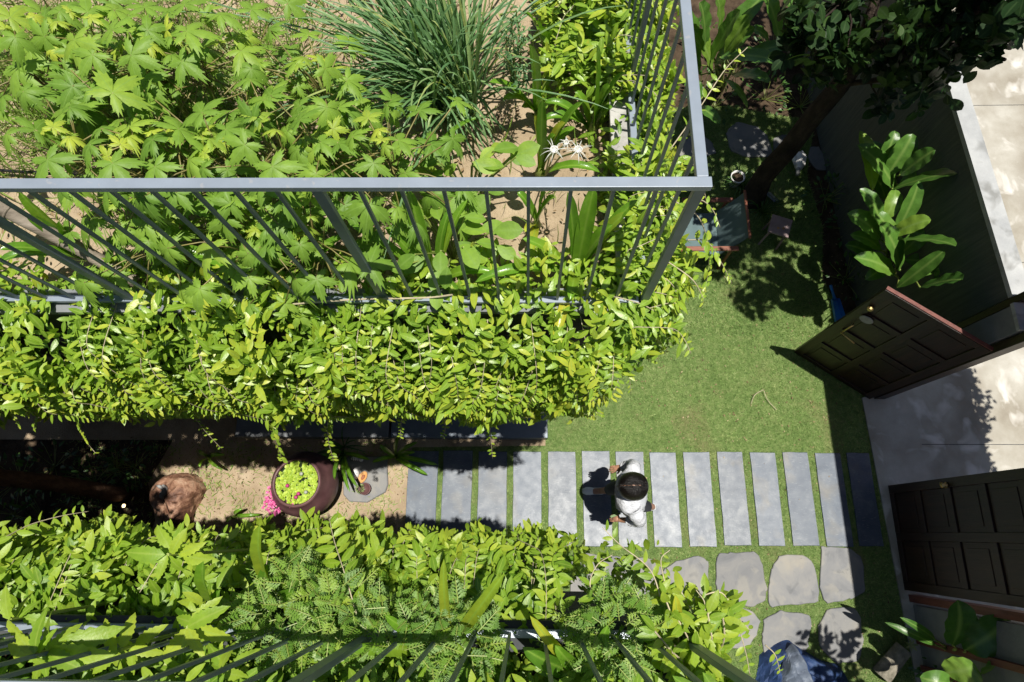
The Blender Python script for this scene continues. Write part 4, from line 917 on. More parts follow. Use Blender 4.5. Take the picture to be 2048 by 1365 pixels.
# pink flowers
c2 = G(550, 1000, .4); t = thing('pink_flowers', 'cluster of bright pink blossoms beside the clay jar', 'flowers', Vector((c2.x, c2.y, 0))); L = Leaves(); st = MB()
for i in range(130):
    a = U(0, 6.28); r = U(.02, .15); q = c2 + Vector((math.cos(a) * r * .75, math.sin(a) * r * 1.05, U(-.05, .05)))
    if i > 112: q = G(U(575, 590), U(1000, 1012), .55)
    for k in range(5): b_ = k * 1.257 + U(-.2, .2); L.add(q, (math.cos(b_), math.sin(b_), .25), (0, 0, 1), U(.016, .024), U(0, 1))
    if i % 4 == 0: st.tube([(c2.x, c2.y, .0), q], .002, 4)
L.build('petals', LEAFR, M['petal_p'], t); st.build('stems', M['stem_green'], t)
L = Leaves()
for i in range(40): q = c2 + Vector((U(-.08, .1), U(-.1, .14), U(-.25, -.05))); L.add(q, rnd_unit(), Vector((0, 0, 1)) + rnd_unit() * .5, U(.03, .06), U(0, .6))
L.build('leaves', LEAF, M['shade_leaf'], t)
for k_, (fx, fy) in enumerate(((575, 972), (612, 985), (592, 995), (603, 948), (597, 988))):
    q = G(fx, fy, .6); o = MB().lathe([(0, -.02), (.014, -.008), (.02, .008), (.012, .02), (0, .018)], q, 10).build('fallen_blossom', M['petal_p'] if k_ in (0, 2, 4) else M['petal_w'], smooth=True, origin=q)
    tag(o, ['pale pink blossom at the left of the jar opening', 'white blossom near the right of the jar opening', 'pink blossom low in the jar opening', 'white blossom high in the jar opening', 'pale lilac blossom in the middle of the jar'][k_], 'blossom', 'blossoms on the water lettuce')
# stone tray
q = fp([(688, 925), (700, 912), (775, 915), (777, 970), (772, 985), (735, 1006), (700, 1004), (688, 990)])[::-1]; cx = sum(a for a, b in q) / len(q); cy = sum(b for a, b in q) / len(q)
m = MB(); m.prism(q, .0, .035, .01); o = m.build('stone_tray', M['flag'], origin=(cx, cy, 0)); tag(o, 'flat grey cut-corner stone beside the clay jar', 'stone')
# spotted ornament
c = G(711, 948, .08); t = thing('rabbit_figurine', 'small white figurine with dark spots on the cut-corner stone', 'figurine', Vector((c.x, c.y, .035)))
MB().lathe([(0, -.05), (.04, -.045), (.055, -.01), (.045, .035), (.02, .055), (0, .06)], c, 18, sx=.8, sy=1.1).build('body', M['white'], t, smooth=True)
MB().lathe([(0, -.03), (.028, -.015), (.03, .01), (.016, .03), (0, .033)], c + Vector((-.01, -.04, .05)), 14).build('head', M['white'], t, smooth=True); hdp = COL.objects[-1]
for sx in (-.012, .016): MB().tube([c + Vector((sx - .01, -.045, .075)), c + Vector((sx * 2 - .01, -.06, .12))], [.009, .004], 8).build('ear', M['white'], hdp, smooth=True)
for dx, dy, dz in ((-.022, .012, .043), (.022, .0, .042), (.003, .035, .038), (-.015, -.03, .02)): MB().lathe([(0, .0), (.009, -.004), (.007, .004), (0, .006)], c + Vector((dx, dy, dz)), 8).build('spot', M['black'], t)
c = G(712, 918, .06); t = thing('cat_figurine', 'tiny black and white striped figurine at the far side of the stone', 'figurine', Vector((c.x, c.y, .03)))
MB().tube([c + Vector((-.05, 0, -.01)), c + Vector((-.02, .005, .01)), c + Vector((.02, .005, .01)), c + Vector((.05, -.01, .0))], [.012, .026, .026, .012], 12).build('body', M['white'], t, smooth=True)
MB().lathe([(0, -.02), (.02, -.01), (.022, .008), (0, .022)], c + Vector((.062, -.012, .012)), 12).build('head', M['white'], t, smooth=True); hdp = COL.objects[-1]
for dx in (-.03, -.01, .01, .03): MB().tube([c + Vector((dx, -.022, .018)), c + Vector((dx, 0, .034)), c + Vector((dx, .024, .018))], .004, 6).build('stripe', M['black'], t)
for dy in (-.014, .012): MB().tube([c + Vector((.064, -.012 + dy, .02)), c + Vector((.066, -.012 + dy * 1.3, .045))], [.007, .001], 6).build('ear', M['white'], hdp)
c = G(726, 955, .05); t = thing('shell_dish', 'oval orange tan shell dish beside the spotted figurine', 'dish', Vector((c.x, c.y, .035)))
MB().lathe([(0, -.008), (.03, -.01), (.055, .01), (.06, .02), (.055, .02), (.03, 0), (0, -.002)], c, 22, sx=.72, sy=1.15, R=Matrix.Rotation(-.5, 3, 'Z')).build('bowl', M['tan'], t, smooth=True)
MB().lathe([(0, 0), (.026, .002), (.02, .014), (0, .018)], c + Vector((0, 0, .002)), 14, sx=.7, sy=1.2, R=Matrix.Rotation(-.5, 3, 'Z')).build('shell_fold', M['terracotta'], t, smooth=True)
c = G(733, 979, .035); t = thing('potted_cactus', 'small dark pot with a pale green cactus leaning left', 'potted plant', c)
MB().lathe([(0, 0), (.05, 0), (.06, .07), (.066, .075), (.066, .09), (.056, .09), (.054, .07), (0, .068)], c, 26).build('pot', M['jar'], t, smooth=True)
L = Leaves()
for i in range(120): v = rnd_unit(); v.z = abs(v.z); q = c + Vector((-.045, .0, .10)) + v * .035; L.add(q, v, Vector((0, 0, 1)) + rnd_unit(), U(.014, .026), U(0, 1))
L.build('cactus', LEAF, M['cactus'], t)
# red rock fountain
c = G(362, 1002, .10); t = thing('rock', 'rounded red brown marbled rock on the sand', 'rock', Vector((c.x, c.y, 0))); m = MB(); nn, mm = 40, 20
q = [G(x, y) for x, y in ((322, 965), (345, 950), (385, 948), (408, 965), (412, 985), (398, 1010), (385, 1045), (368, 1062), (340, 1050), (322, 1030), (312, 1005), (310, 985))]
cx = sum(p.x for p in q) / 12; cy = sum(p.y for p in q) / 12; qq = bezier(q + [q[0]], 5)[:-1]
for k in range(9):
    a = k / 8; rr = math.cos(a * math.pi / 2) ** .5 if k < 8 else .02; z = .26 * math.sin(a * math.pi / 2)
    for j, p_ in enumerate(qq): m.v.append((cx + (p_.x - cx) * rr + .012 * math.sin(j * 1.1 + k * 2), cy + (p_.y - cy) * rr + .012 * math.cos(j * .9 + k * 1.7), z + .012 * math.sin(j * .7 + k * 1.3) * rr + .05 * math.sin((p_.x - cx) * 9) * (1 - rr)))
nq = len(qq)
for k in range(8):
    for j in range(nq): m.f.append([k * nq + j, k * nq + (j + 1) % nq, (k + 1) * nq + (j + 1) % nq, (k + 1) * nq + j]); m.m.append(0)
m.f.append([8 * nq + j for j in range(nq)]); m.m.append(0)
m.build('stone_body', M['rock'], t, smooth=True)
c = G(328, 990, .22); t2 = thing('silver_figurine', 'small silvery figure perched on the red rock', 'figurine', Vector((c.x, c.y, .2))); 
MB().tube([c + Vector((-.05, -.05, -.05)), c, c + Vector((.03, .06, .04)), c + Vector((.0, .10, .06))], [.03, .045, .03, .012], 12).build('body', M['greyc'], t2, smooth=True)
MB().tube([c + Vector((.02, .05, .04)), c + Vector((-.02, .085, .09)), c + Vector((-.05, .09, .08))], [.02, .018, .006], 10).build('head', M['greyc'], t2, smooth=True)
# spot lamps
def lamp(px, py, lab):
    c = G(px, py, .12); t = thing('garden_spotlight', lab, 'lamp', Vector((c.x, c.y, 0)), 'small glowing garden spotlights')
    MB().tube([(c.x, c.y, 0), (c.x, c.y, .09)], .006, 6).build('spike', M['black'], t)
    MB().lathe([(.0, -.05), (.022, -.045), (.028, 0), (.024, .0), (.022, -.006), (0, -.006)], c, 14).build('housing', M['black'], t)
    MB().lathe([(0, .002), (.014, .0), (.02, -.004)], c, 14).build('lens', M['lens'], t)
lamp(247, 1012, 'glowing warm spotlight at the foot of the left trunk'); lamp(1684, 370, 'glowing warm spotlight behind the upper paddle leaves'); lamp(1714, 553, 'glowing warm spotlight above the open gate leaf')

# ================================================================== TREES
def crown_leaves(parent, clusters, per, size, mat, T, up=.5, spread=.12, seed=0):
    rg = random.Random(seed); L = Leaves()
    for c in clusters:
        c = Vector(c); ax = Vector((rg.gauss(0, 1), rg.gauss(0, 1), rg.gauss(.4, .6))).normalized(); tn = rg.uniform(0, .8)
        for k in range(per):
            a = rg.uniform(0, 6.28); o = ax.orthogonal().normalized(); o = Matrix.Rotation(a, 3, ax) @ o
            d = o + ax * rg.uniform(-.1, .9); q = c + ax * rg.uniform(-spread, spread) + o * rg.uniform(0, spread * .3)
            L.add(q, d, Vector((0, 0, 1)) * up + ax + Vector((rg.gauss(0, .4), rg.gauss(0, .4), rg.gauss(0, .4))), size * rg.uniform(.7, 1.2), min(1, max(0, tn + rg.gauss(0, .15))))
    return L.build('crown', T, mat, parent)
# leaning dark tree
base = Vector((2.78, 3.97, 0)); t = thing('tree', 'dark leaning tree with round glossy leaves over the back lawn', 'tree', base)
tr = [base, G(1530, 350, .45), G(1575, 300, .95), G(1625, 235, 1.5), G(1680, 170, 2.0), G(1730, 95, 2.45)]
P = bezier(tr, 6); trunk = MB().tube(P, [.125 - .045 * i / len(P) + .03 * max(0, 1 - i / 5) for i in range(len(P))], 16)
b1 = bezier([tr[-1], G(1830, 75, 2.9), G(1950, 20, 3.4), (2.9, 3.4, 4.2)], 6); b2 = bezier([tr[-1], G(1745, 20, 2.9), (3.0, 5.0, 3.9)], 6); b3 = bezier([G(1660, 195, 1.85), G(1700, 110, 2.5), G(1690, 0, 3.1)], 6); b4 = bezier([tr[-2], G(1800, 150, 2.5), G(1900, 90, 2.9), G(2010, 120, 3.3)], 6)
for b_, r in ((b1, .065), (b2, .06), (b3, .03), (b4, .028)): trunk.tube(b_, [r * (1 - .6 * i / len(b_)) for i in range(len(b_))], 10)
rg = random.Random(4); cl = []
def ell(c, r, n):
    for i in range(n):
        v = Vector((rg.gauss(0, 1), rg.gauss(0, 1), rg.gauss(0, 1))).normalized() * rg.uniform(.45, 1) ** .5; cl.append(Vector((c[0] + v.x * r[0], c[1] + v.y * r[1], c[2] + v.z * r[2])))
ell((3.25, 3.05, 4.4), (.55, .75, .45), 60)      # shades the lawn patch
ell((3.3, 4.5, 4.2), (.9, .8, .6), 100)
ell((2.9, 4.7, 3.3), (.5, .4, .4), 34)
ell((3.45, 4.1, 2.7), (.35, .45, .35), 16)
ell((3.9, 6.2, 3.8), (.8, .8, .6), 60)
for p_, n_ in (((1900, 110, 3.1), 8), ((1985, 80, 3.3), 8), ((1850, 150, 2.9), 5), ((1640, 130, 2.6), 8), ((1600, 60, 3.0), 8), ((1800, 60, 3.0), 9), ((1940, 20, 3.4), 8), ((1850, 20, 3.3), 10), ((1800, 110, 2.8), 9), ((1690, 40, 3.0), 10), ((2010, 30, 3.5), 7), ((1640, 60, 3.0), 7), ((1700, 100, 2.9), 6), ((1760, 130, 2.6), 6), ((1800, 200, 2.4), 5)):
    for i in range(n_): cl.append(G(p_[0] + rg.gauss(0, 26), p_[1] + rg.gauss(0, 26), p_[2] + rg.gauss(0, .12)))
for c_ in cl[::4]:
    q = min(P[18:] + b1 + b2 + b3 + b4, key=lambda z_: (z_ - c_).length); trunk.tube([q, (q + c_) / 2 + rnd_unit() * .04, c_], [.012, .008, .004], 5)
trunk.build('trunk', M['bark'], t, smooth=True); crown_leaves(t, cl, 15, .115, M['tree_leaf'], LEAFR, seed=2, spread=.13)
# shade tree on the left
base = Vector((-4.42, .36, 0)); t = thing('tree', 'brown trunked tree rising out of the left photo edge', 'tree', base)
P = bezier([base, (-4.5, .42, 1.2), (-4.55, .40, 2.6), (-4.6, .4, 4.2)], 6); trunk = MB().tube(P, [.085 - .03 * i / len(P) for i in range(len(P))], 14)
cl = []; rg = random.Random(9); ell((-4.45, .35, 5.0), (1.25, 1.15, .6), 330); ell((-5.4, .3, 3.2), (.8, .7, .6), 60); 
for c_ in cl[::5]: q = min(P[8:], key=lambda z_: (z_ - c_).length); trunk.tube([q, (q + c_) / 2 + Vector((0, 0, .1)), c_], [.02, .012, .004], 5)
trunk.build('trunk', M['bark_brown'], t, smooth=True); crown_leaves(t, cl, 16, .14, M['shade_leaf'], LEAFR, seed=3, spread=.15)

L = Leaves(); t = thing('climbing_plant', 'leafy climber running along the outer edge of the gate roof', 'climbing plant', (5.3, -.6, 3.1)); st = MB(); st.tube([(5.28, -1.2, 3.16), (5.3, -.6, 3.2), (5.28, 1.7, 3.16)], .012, 6)
for i in range(170): L.add((U(3.15, 3.72), U(-1.5, -1.0) , 3.05 + U(-.12, .12)), rnd_unit(), Vector((0, 0, 1)) + rnd_unit() * .6, U(.08, .16), U(0, 1))
st.tube([(4.5, -1.0, 3.05), (3.9, -1.3, 3.08), (3.3, -1.5, 3.05)], .01, 6)
for i in range(900): a = U(-1.2, 1.72); L.add((5.34 + abs(random.gauss(0, .07)) * (1 + .6 * math.sin(a * 6)), a, 3.12 + U(-.05, .12)), rnd_unit() + Vector((.4, 0, 0)), Vector((0, 0, 1)) + rnd_unit() * .5, U(.05, .1), U(0, 1))
L.build('leaves', LEAF, M['shade_leaf'], t); st.build('stem', M['bark_brown'], t)
# ================================================================== PADDLE LEAF PLANTS
def paddle(lab, base, leaves, z0=0.0, mat='heli', group='paddle leaved plants'):
    b = G(base[0], base[1], z0); t = thing('paddle_plant', lab, 'paddle leaf plant', b, group); R_ = Ribbons(); st = MB()
    for lf_ in leaves:
        (x0, y0, za), (x1, y1, zb), w = lf_[:3]; tn = lf_[3] if len(lf_) > 3 else U(.3, .7)
        p0 = G(x0, y0, za * 1.1); p1 = G(x1, y1, zb * 1.1); R_.add(p0, p1, w * 1.42, tone=tn, n=16, arch=.12, peak=.48, power=.55, fold=.18, base=.1)
        st.tube(bezier([b + Vector((U(-.04, .04), U(-.04, .04), 0)), b.lerp(p0, .6) + Vector((0, 0, .12)), p0], 5), [.014] * 6 + [.008] * 5, 6)
    R_.build('leaves', M[mat], t); st.build('stems', M['stem_green'], t, smooth=True)
paddle('upper clump of paddle leaved plants against the board marked wall', (1735, 400), [((1790, 380, 1.2), (1715, 290, 1.5), .17, .45), ((1775, 350, 1.3), (1825, 268, 1.6), .15, .5), ((1785, 378, 1.3), (1920, 345, 1.85), .12, .35), ((1790, 340, 1.2), (1735, 285, 1.1), .12, .3), ((1745, 380, 1.2), (1720, 262, 1.4), .12, .9), ((1770, 400, 1.0), (1735, 345, 1.1), .13, .4), ((1800, 370, 1.3), (1870, 330, 1.4), .10, .6), ((1760, 330, 1.3), (1790, 262, 1.5), .10, .3), ((1780, 400, .9), (1840, 395, 1.0), .11, .3), ((1800, 350, 1.4), (1870, 300, 1.75), .12, .3)])
paddle('lower clump of paddle leaved plants above the open gate leaf', (1765, 545), [((1760, 478, 1.2), (1694, 428, 1.4), .16, .5), ((1762, 455, 1.3), (1720, 378, 1.5), .12, .45), ((1790, 470, 1.2), (1838, 362, 1.6), .12, .45), ((1800, 540, 1.1), (1760, 448, 1.5), .17, .5), ((1790, 548, 1.1), (1708, 515, 1.3), .14, .6), ((1800, 480, 1.3), (1912, 492, 1.8), .13, .45), ((1795, 575, 1.2), (1890, 500, 1.7), .10, .4), ((1780, 470, 1.3), (1862, 440, 1.6), .12, .8), ((1840, 575, 1.4), (1925, 560, 1.8), .16, .1), ((1750, 520, .9), (1690, 490, 1.0), .12, .15), ((1790, 500, 1.2), (1745, 420, 1.4), .12, .6), ((1800, 510, 1.1), (1850, 460, 1.3), .12, .5), ((1780, 530, 1.0), (1730, 560, 1.0), .11, .3), ((1810, 520, 1.1), (1880, 540, 1.1), .12, .3), ((1770, 440, 1.3), (1790, 380, 1.4), .11, .7), ((1760, 500, 1.1), (1700, 470, 1.2), .11, .55)])
paddle('small paddle leaved plant between the gate leaf and the wall', (1850, 575), [((1862, 545, 1.3), (1845, 552, 1.35), .04, .6), ((1862, 545, 1.3), (1866, 528, 1.35), .04, .6), ((1862, 545, 1.3), (1880, 548, 1.3), .035, .6), ((1862, 545, 1.3), (1868, 562, 1.3), .035, .6)])
paddle('tall paddle leaved plant right of the side railing top', (1440, 180), [((1420, 120, 1.3), (1480, 20, 1.9), .16, .55), ((1410, 100, 1.4), (1400, 5, 1.9), .20, .35), ((1440, 115, 1.3), (1560, 125, 1.5), .14, .4), ((1395, 130, 1.2), (1372, 20, 1.7), .14, .5), ((1430, 130, 1.1), (1510, 55, 1.5), .13, .45), ((1400, 200, 1.0), (1370, 165, 1.1), .14, .35), ((1450, 160, .9), (1495, 215, .9), .06, .7), ((1440, 90, 1.3), (1530, -10, 1.7), .15, .4), ((1425, 140, 1.2), (1385, 60, 1.6), .16, .7), ((1450, 110, 1.3), (1500, 30, 1.7), .13, .7), ((1400, 150, 1.1), (1365, 90, 1.4), .13, .3), ((1465, 150, 1.0), (1540, 165, 1.2), .12, .5), ((1440, 60, 1.4), (1430, -20, 1.8), .15, .6), ((1480, 120, 1.2), (1590, 90, 1.4), .12, .35), ((1390, 215, .8), (1440, 250, .9), .10, .3)])
paddle('second tall paddle leaved plant behind the dark crown', (1590, 120), [((1560, 90, 1.4), (1520, -30, 1.9), .16, .5), ((1580, 60, 1.4), (1650, -20, 1.8), .14, .6), ((1570, 100, 1.2), (1640, 70, 1.4), .12, .5), ((1790, 60, 1.6), (1800, 10, 2.0), .14, .5), ((1540, 90, 1.2), (1500, 60, 1.4), .11, .3), ((1600, 50, 1.2), (1570, 5, 1.4), .12, .35)])
paddle('dark paddle leaved plant in the bottom right corner', (1880, 1300), [((1905, 1290, .9), (1915, 1200, 1.1), .20, .12), ((1930, 1300, .9), (2015, 1235, 1.1), .24, .12), ((1890, 1345, .8), (1950, 1330, 1.0), .2, .7), ((1960, 1350, .8), (1985, 1320, 1.0), .16, .6), ((1870, 1280, .6), (1800, 1235, .8), .05, .2), ((1870, 1290, .6), (1770, 1245, .6), .05, .2), ((1900, 1370, .8), (1840, 1355, .8), .14, .5), ((1990, 1390, .8), (2040, 1350, .9), .16, .5)], mat='heli')
# undergrowth in the shaded beds
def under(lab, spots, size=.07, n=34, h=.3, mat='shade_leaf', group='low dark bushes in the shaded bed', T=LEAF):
    x, y = spots; b = G(x, y, 0); t = thing('low_bush', lab, 'bush', b, group); L = Leaves(); st = MB()
    for i in range(n):
        v = rnd_unit(); v.z = abs(v.z); q = b + Vector((v.x * .24, v.y * .24, .04 + v.z * h)); L.add(q, v + rnd_unit() * .5, Vector((0, 0, 1)) + rnd_unit() * .5, size * U(.6, 1.3), U(0, .9))
        if i % 3 == 0: st.tube([b, q], .003, 4)
    L.build('leaves', T, M[mat], t); st.build('stems', M['stem_green'], t)
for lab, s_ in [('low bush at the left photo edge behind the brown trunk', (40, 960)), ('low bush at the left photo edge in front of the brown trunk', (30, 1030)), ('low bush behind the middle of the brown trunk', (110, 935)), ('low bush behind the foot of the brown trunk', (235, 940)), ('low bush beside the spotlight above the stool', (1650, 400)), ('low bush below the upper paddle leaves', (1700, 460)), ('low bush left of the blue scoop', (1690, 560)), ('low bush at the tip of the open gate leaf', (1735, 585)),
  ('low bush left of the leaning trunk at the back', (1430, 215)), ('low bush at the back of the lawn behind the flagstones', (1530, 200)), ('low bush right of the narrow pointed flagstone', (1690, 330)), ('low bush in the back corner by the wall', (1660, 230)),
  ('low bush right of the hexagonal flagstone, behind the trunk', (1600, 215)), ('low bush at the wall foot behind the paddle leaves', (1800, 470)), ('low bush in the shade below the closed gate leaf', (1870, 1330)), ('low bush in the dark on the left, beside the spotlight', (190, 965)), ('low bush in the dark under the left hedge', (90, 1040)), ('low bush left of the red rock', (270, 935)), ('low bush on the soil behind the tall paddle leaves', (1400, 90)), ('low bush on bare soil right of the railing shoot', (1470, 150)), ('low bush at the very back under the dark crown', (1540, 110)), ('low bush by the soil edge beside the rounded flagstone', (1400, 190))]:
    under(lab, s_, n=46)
for lab, (x, y) in [('thin leaved clump in front of the lounge chair', (1475, 375)), ('thin leaved clump at the foot of the leaning trunk', (1520, 430)), ('thin leaved clump right of the stool', (1670, 400)), ('thin leaved clump under the upper hedge beside the step', (690, 895))]:
    b = G(x, y, 0); t = thing('grassy_clump', lab, 'grassy plant', b, 'thin leaved clumps on the ground'); R_ = Ribbons()
    for i in range(22): a = U(0, 6.28); l = U(.18, .34); R_.add(b, b + Vector((math.cos(a) * l, math.sin(a) * l, U(.02, .2))), .014, tone=U(.1, .6), p_up=b + Vector((math.cos(a) * l * .5, math.sin(a) * l * .5, .28)), n=8, base=.6)
    R_.build('leaves', M['shade_leaf'], t)

# ================================================================== BACK GARDEN OBJECTS
# lounge chair, back to the right
ch = thing('lounge_chair', 'green grey canvas lounge chair with orange wooden arms under the tree', 'chair', G(1425, 455, 0)); o0 = G(1398, 492, 0)
def cc(x, y, z): return o0 + Vector((x, y, z))
m = MB(); W2 = .27
for nm, pts in (('seat', [(-.30, .36), (-.15, .33), (.02, .31), (.13, .33)]), ('backrest', [(.13, .34), (.20, .50), (.27, .66), (.32, .80)])):
    m = MB(); vs = []; k = len(pts)
    for (x, z) in pts:
        for j in range(7): yy = -W2 + 2 * W2 * j / 6; sag = -.025 * math.cos(yy / W2 * math.pi / 2); vs.append(cc(x, yy, z + sag))
    for (x, z) in pts:
        for j in range(7): yy = -W2 + 2 * W2 * j / 6; sag = -.025 * math.cos(yy / W2 * math.pi / 2); vs.append(cc(x + .004, yy, z + sag - .012))
    fs = [(i * 7 + j, (i + 1) * 7 + j, (i + 1) * 7 + j + 1, i * 7 + j + 1) for i in range(k - 1) for j in range(6)]; o_ = 7 * k
    fs += [tuple(a + o_ for a in f[::-1]) for f in fs]
    m.add(vs, fs).build(nm, M['canvas'], ch, smooth=True)
for s_ in (-1, 1):
    yy = s_ * (W2 + .035)
    MB().box(cc(-.02, yy, .56), (.58, .055, .025)).build('armrest', M['wood_orange'], ch, bevel=.006)
    for x in (-.25, .2): MB().tube([cc(x, yy, 0), cc(x, yy, .545)], .018, 8).build('leg', M['wood_orange'], ch)
MB().tube([cc(.32, -W2 - .02, .79), cc(.32, W2 + .02, .79)], .016, 8).build('back_rail', M['wood_orange'], ch); MB().tube([cc(-.30, -W2 - .02, .35), cc(-.30, W2 + .02, .35)], .016, 8).build('front_rail', M['wood_orange'], ch)
# stool
c = G(1561, 452, .36); sg = thing('stool', 'small faded pink square stool standing on the lawn', 'stool', (c.x, c.y, 0)); an = math.radians(-20)
MB().box((c.x, c.y, .35), (.24, .24, .025), an).build('seat', M['pinkwood'], sg, bevel=.006)
Rz = Matrix.Rotation(an, 3, 'Z')
for sx in (-1, 1):
    for sy in (-1, 1): a = Rz @ Vector((sx * .085, sy * .085, 0)); MB().tube([(c.x + a.x * 1.25, c.y + a.y * 1.25, 0), (c.x + a.x, c.y + a.y, .337)], .013, 8).build('leg', M['pinkwood'], sg)
for dx, dy in ((-.03, -.03), (.03, -.035)): MB().lathe([(0, .008), (.012, .006), (.016, 0)], (c.x + dx, c.y + dy, .363), 8).build('dry_petal', M['tan'], sg)
# white pot
c = G(1467, 369, .0); t = thing('plant_pot', 'small white rimmed pot filled with brown soil beside the chair', 'pot', (c.x, c.y, 0))
MB().lathe([(0, 0), (.06, 0), (.08, .16), (.088, .165), (.088, .18), (.078, .18), (.074, .15), (0, .148)], c, 26).build('pot', M['white'], t, smooth=True); MB().lathe([(0, .152), (.072, .152)], c, 20).build('soil', M['dark_soil'], t)
# leaning tile by the trunk
c = G(1545, 395, .1); o = MB().box(c, (.16, .03, .3), .9, ax=Matrix.Rotation(-.9, 3, 'Z') @ Matrix.Rotation(.7, 3, 'X')).build('leaning_tile', M['steel_dark'], origin=(c.x, c.y, 0), bevel=.004); tag(o, 'dark slate tile leaning at the foot of the trunk', 'tile')
# white goose ornament
c = G(1597, 325, .12); t = thing('goose_ornament', 'white bird ornament lying in a sun patch right of the trunk', 'ornament', (c.x, c.y, 0))
MB().tube(bezier([c + Vector((.03, .16, -.02)), c + Vector((.02, .06, .0)), c + Vector((-.0, -.06, 0)), c + Vector((-.03, -.12, .02))], 4), [.012, .035, .055, .065, .07, .07, .068, .062, .055, .045, .035, .028, .02], 12).build('body', M['white'], t, smooth=True)
MB().tube([c + Vector((-.03, -.11, .03)), c + Vector((-.05, -.17, .06)), c + Vector((-.055, -.21, .03))], [.024, .028, .02], 10).build('head', M['greyc'], t, smooth=True)
for s_ in (-1, 1): MB().tube([c + Vector((s_ * .05, -.05, .02)), c + Vector((s_ * .065, .05, .03)), c + Vector((s_ * .05, .15, .03))], [.02, .03, .006], 8, flat=.4).build('wing', M['white'], t, smooth=True)
# orange tool
c = G(1748, 275, 1.0); P = [G(1738, 290, .8), G(1748, 274, .85), G(1757, 272, .85), G(1766, 285, .8)]; P0 = Vector((P[0].x, P[0].y, 0))
t = thing('garden_hook', 'bright orange bent rod behind the upper paddle leaves', 'garden tool', P0); MB().tube(P, .009, 8).build('rod', M['orangeplastic'], t, smooth=True); MB().tube([P[0], P0], .006, 6).build('spike', M['black'], t)
# blue scoop
c = G(1668, 622, .03); t = thing('plastic_scoop', 'blue plastic scoop lying on the grass by the gate leaf', 'scoop', (c.x, c.y, 0)); m = MB()
q = [(-.02, .13), (.05, .13), (.085, -.12), (-.015, -.14)]; m.add([c + Vector((a, b, .0)) for a, b in q] + [c + Vector((a * 1.25, b * 1.05, .05)) for a, b in q], [(0, 3, 2, 1), (0, 1, 5, 4), (1, 2, 6, 5), (3, 0, 4, 7)]); m.build('blade', M['blueplastic'], t)
MB().tube([c + Vector((.015, .13, .03)), c + Vector((-.01, .22, .05)), c + Vector((-.015, .30, .04))], [.02, .014, .017], 10).build('handle', M['blueplastic'], t, smooth=True)
# straw
P = bezier([G(1502, 808, .03), G(1510, 790, .05), G(1527, 780, .05)], 5); P2 = bezier([G(1527, 780, .05), G(1535, 800, .04), G(1553, 820, .03)], 5); o = MB().tube(P + P2[1:], .0035, 5).build('straw', M['stem_pale'], origin=P[0]); tag(o, 'bent dry straw lying on the open lawn', 'straw')
P = [G(1597, 432, .03), G(1628, 416, .04)]; o = MB().tube(P, .005, 5).build('straw', M['stem_green'], origin=P[0]); tag(o, 'short straight pale straw on the lawn above the stool', 'straw')
# curved clay tile pipe bottom right
t = thing('clay_tile', 'old mossy curved roof tile on the grass in a sun patch', 'roof tile', G(1790, 1310, 0)); a = G(1808, 1296, .12); b = G(1762, 1352, .04); d = (b - a).normalized(); m = MB(); o_ = []; up = Vector((0, 0, 1)); sd = d.cross(up).normalized(); nn = sd.cross(d)
for k in range(11):
    an = math.radians(-20 + 220 * k / 10)
    for e_, r in ((a, .078), (b, .092)):
        for rr in (r, r - .016): m.v.append(tuple(e_ + (sd * math.cos(an) + nn * math.sin(an)) * rr))
for k in range(10):
    q = 4 * k
    for f, mi in (((q, q + 2, q + 6, q + 4), 0), ((q + 1, q + 5, q + 7, q + 3), 1), ((q, q + 4, q + 5, q + 1), 0), ((q + 2, q + 3, q + 7, q + 6), 0)): m.f.append(list(f)); m.m.append(mi)
m.build('tile_body', [M['oldclay'], M['inside_red']], t, smooth=False)
c = G(1822, 1290, .1); t = thing('succulent', 'small pale starry succulent above the roof tile', 'succulent', (c.x, c.y, 0)); L = Leaves()
for k in range(14): a_ = k * .9; L.add(c, (math.cos(a_), math.sin(a_), .4), (0, 0, 1), U(.05, .075), U(.4, 1))
L.build('leaves', LEAF_N, M['cactus'], t); MB().tube([(c.x, c.y, 0), c], .006, 6).build('stem', M['stem_green'], t)
# tarpaulin heap
def tarp(name, lab, outline, h, mat, seed, z=0):
    pts = [G(x, y, z) for x, y in outline]; q = bezier(pts + [pts[0]], 8)[:-1]; cx = sum(p.x for p in q) / len(q); cy = sum(p.y for p in q) / len(q); m = MB(); nq = len(q); K = 14; rg = random.Random(seed); ph = [rg.uniform(0, 6) for _ in range(4)]
    for k in range(K):
        s_ = 1 - k / (K - 1); 
        for p_ in q:
            x = cx + (p_.x - cx) * s_; y = cy + (p_.y - cy) * s_; hh = h * (1 - s_ ** 3)
            w = abs(math.sin(x * 14 + y * 7 + ph[0])) * .06 + abs(math.sin(x * 7 - y * 19 + ph[1])) * .05 + .025 * math.sin(x * 31 + y * 17)
            m.v.append((x, y, z + .012 + hh + w * min(1, (1 - s_) * 4)))
    for k in range(K - 1):
        for j in range(nq): m.f.append([k * nq + j, k * nq + (j + 1) % nq, (k + 1) * nq + (j + 1) % nq, (k + 1) * nq + j]); m.m.append(0)
    o = m.build(name, mat, origin=(cx, cy, 0)); tag(o, lab, 'tarpaulin'); return o
tarp('tarpaulin', 'crumpled blue tarpaulin heap at the lower photo edge', [(1518, 1310), (1548, 1286), (1572, 1278), (1590, 1290), (1640, 1320), (1680, 1335), (1690, 1400), (1520, 1410)], .06, M['tarp'], 3)
tarp('tarpaulin', 'flat grey sheet folded over the blue tarpaulin', [(1570, 1300), (1585, 1288), (1602, 1315), (1618, 1352), (1625, 1385), (1560, 1380)], .04, M['tarp_grey'], 5, .12)

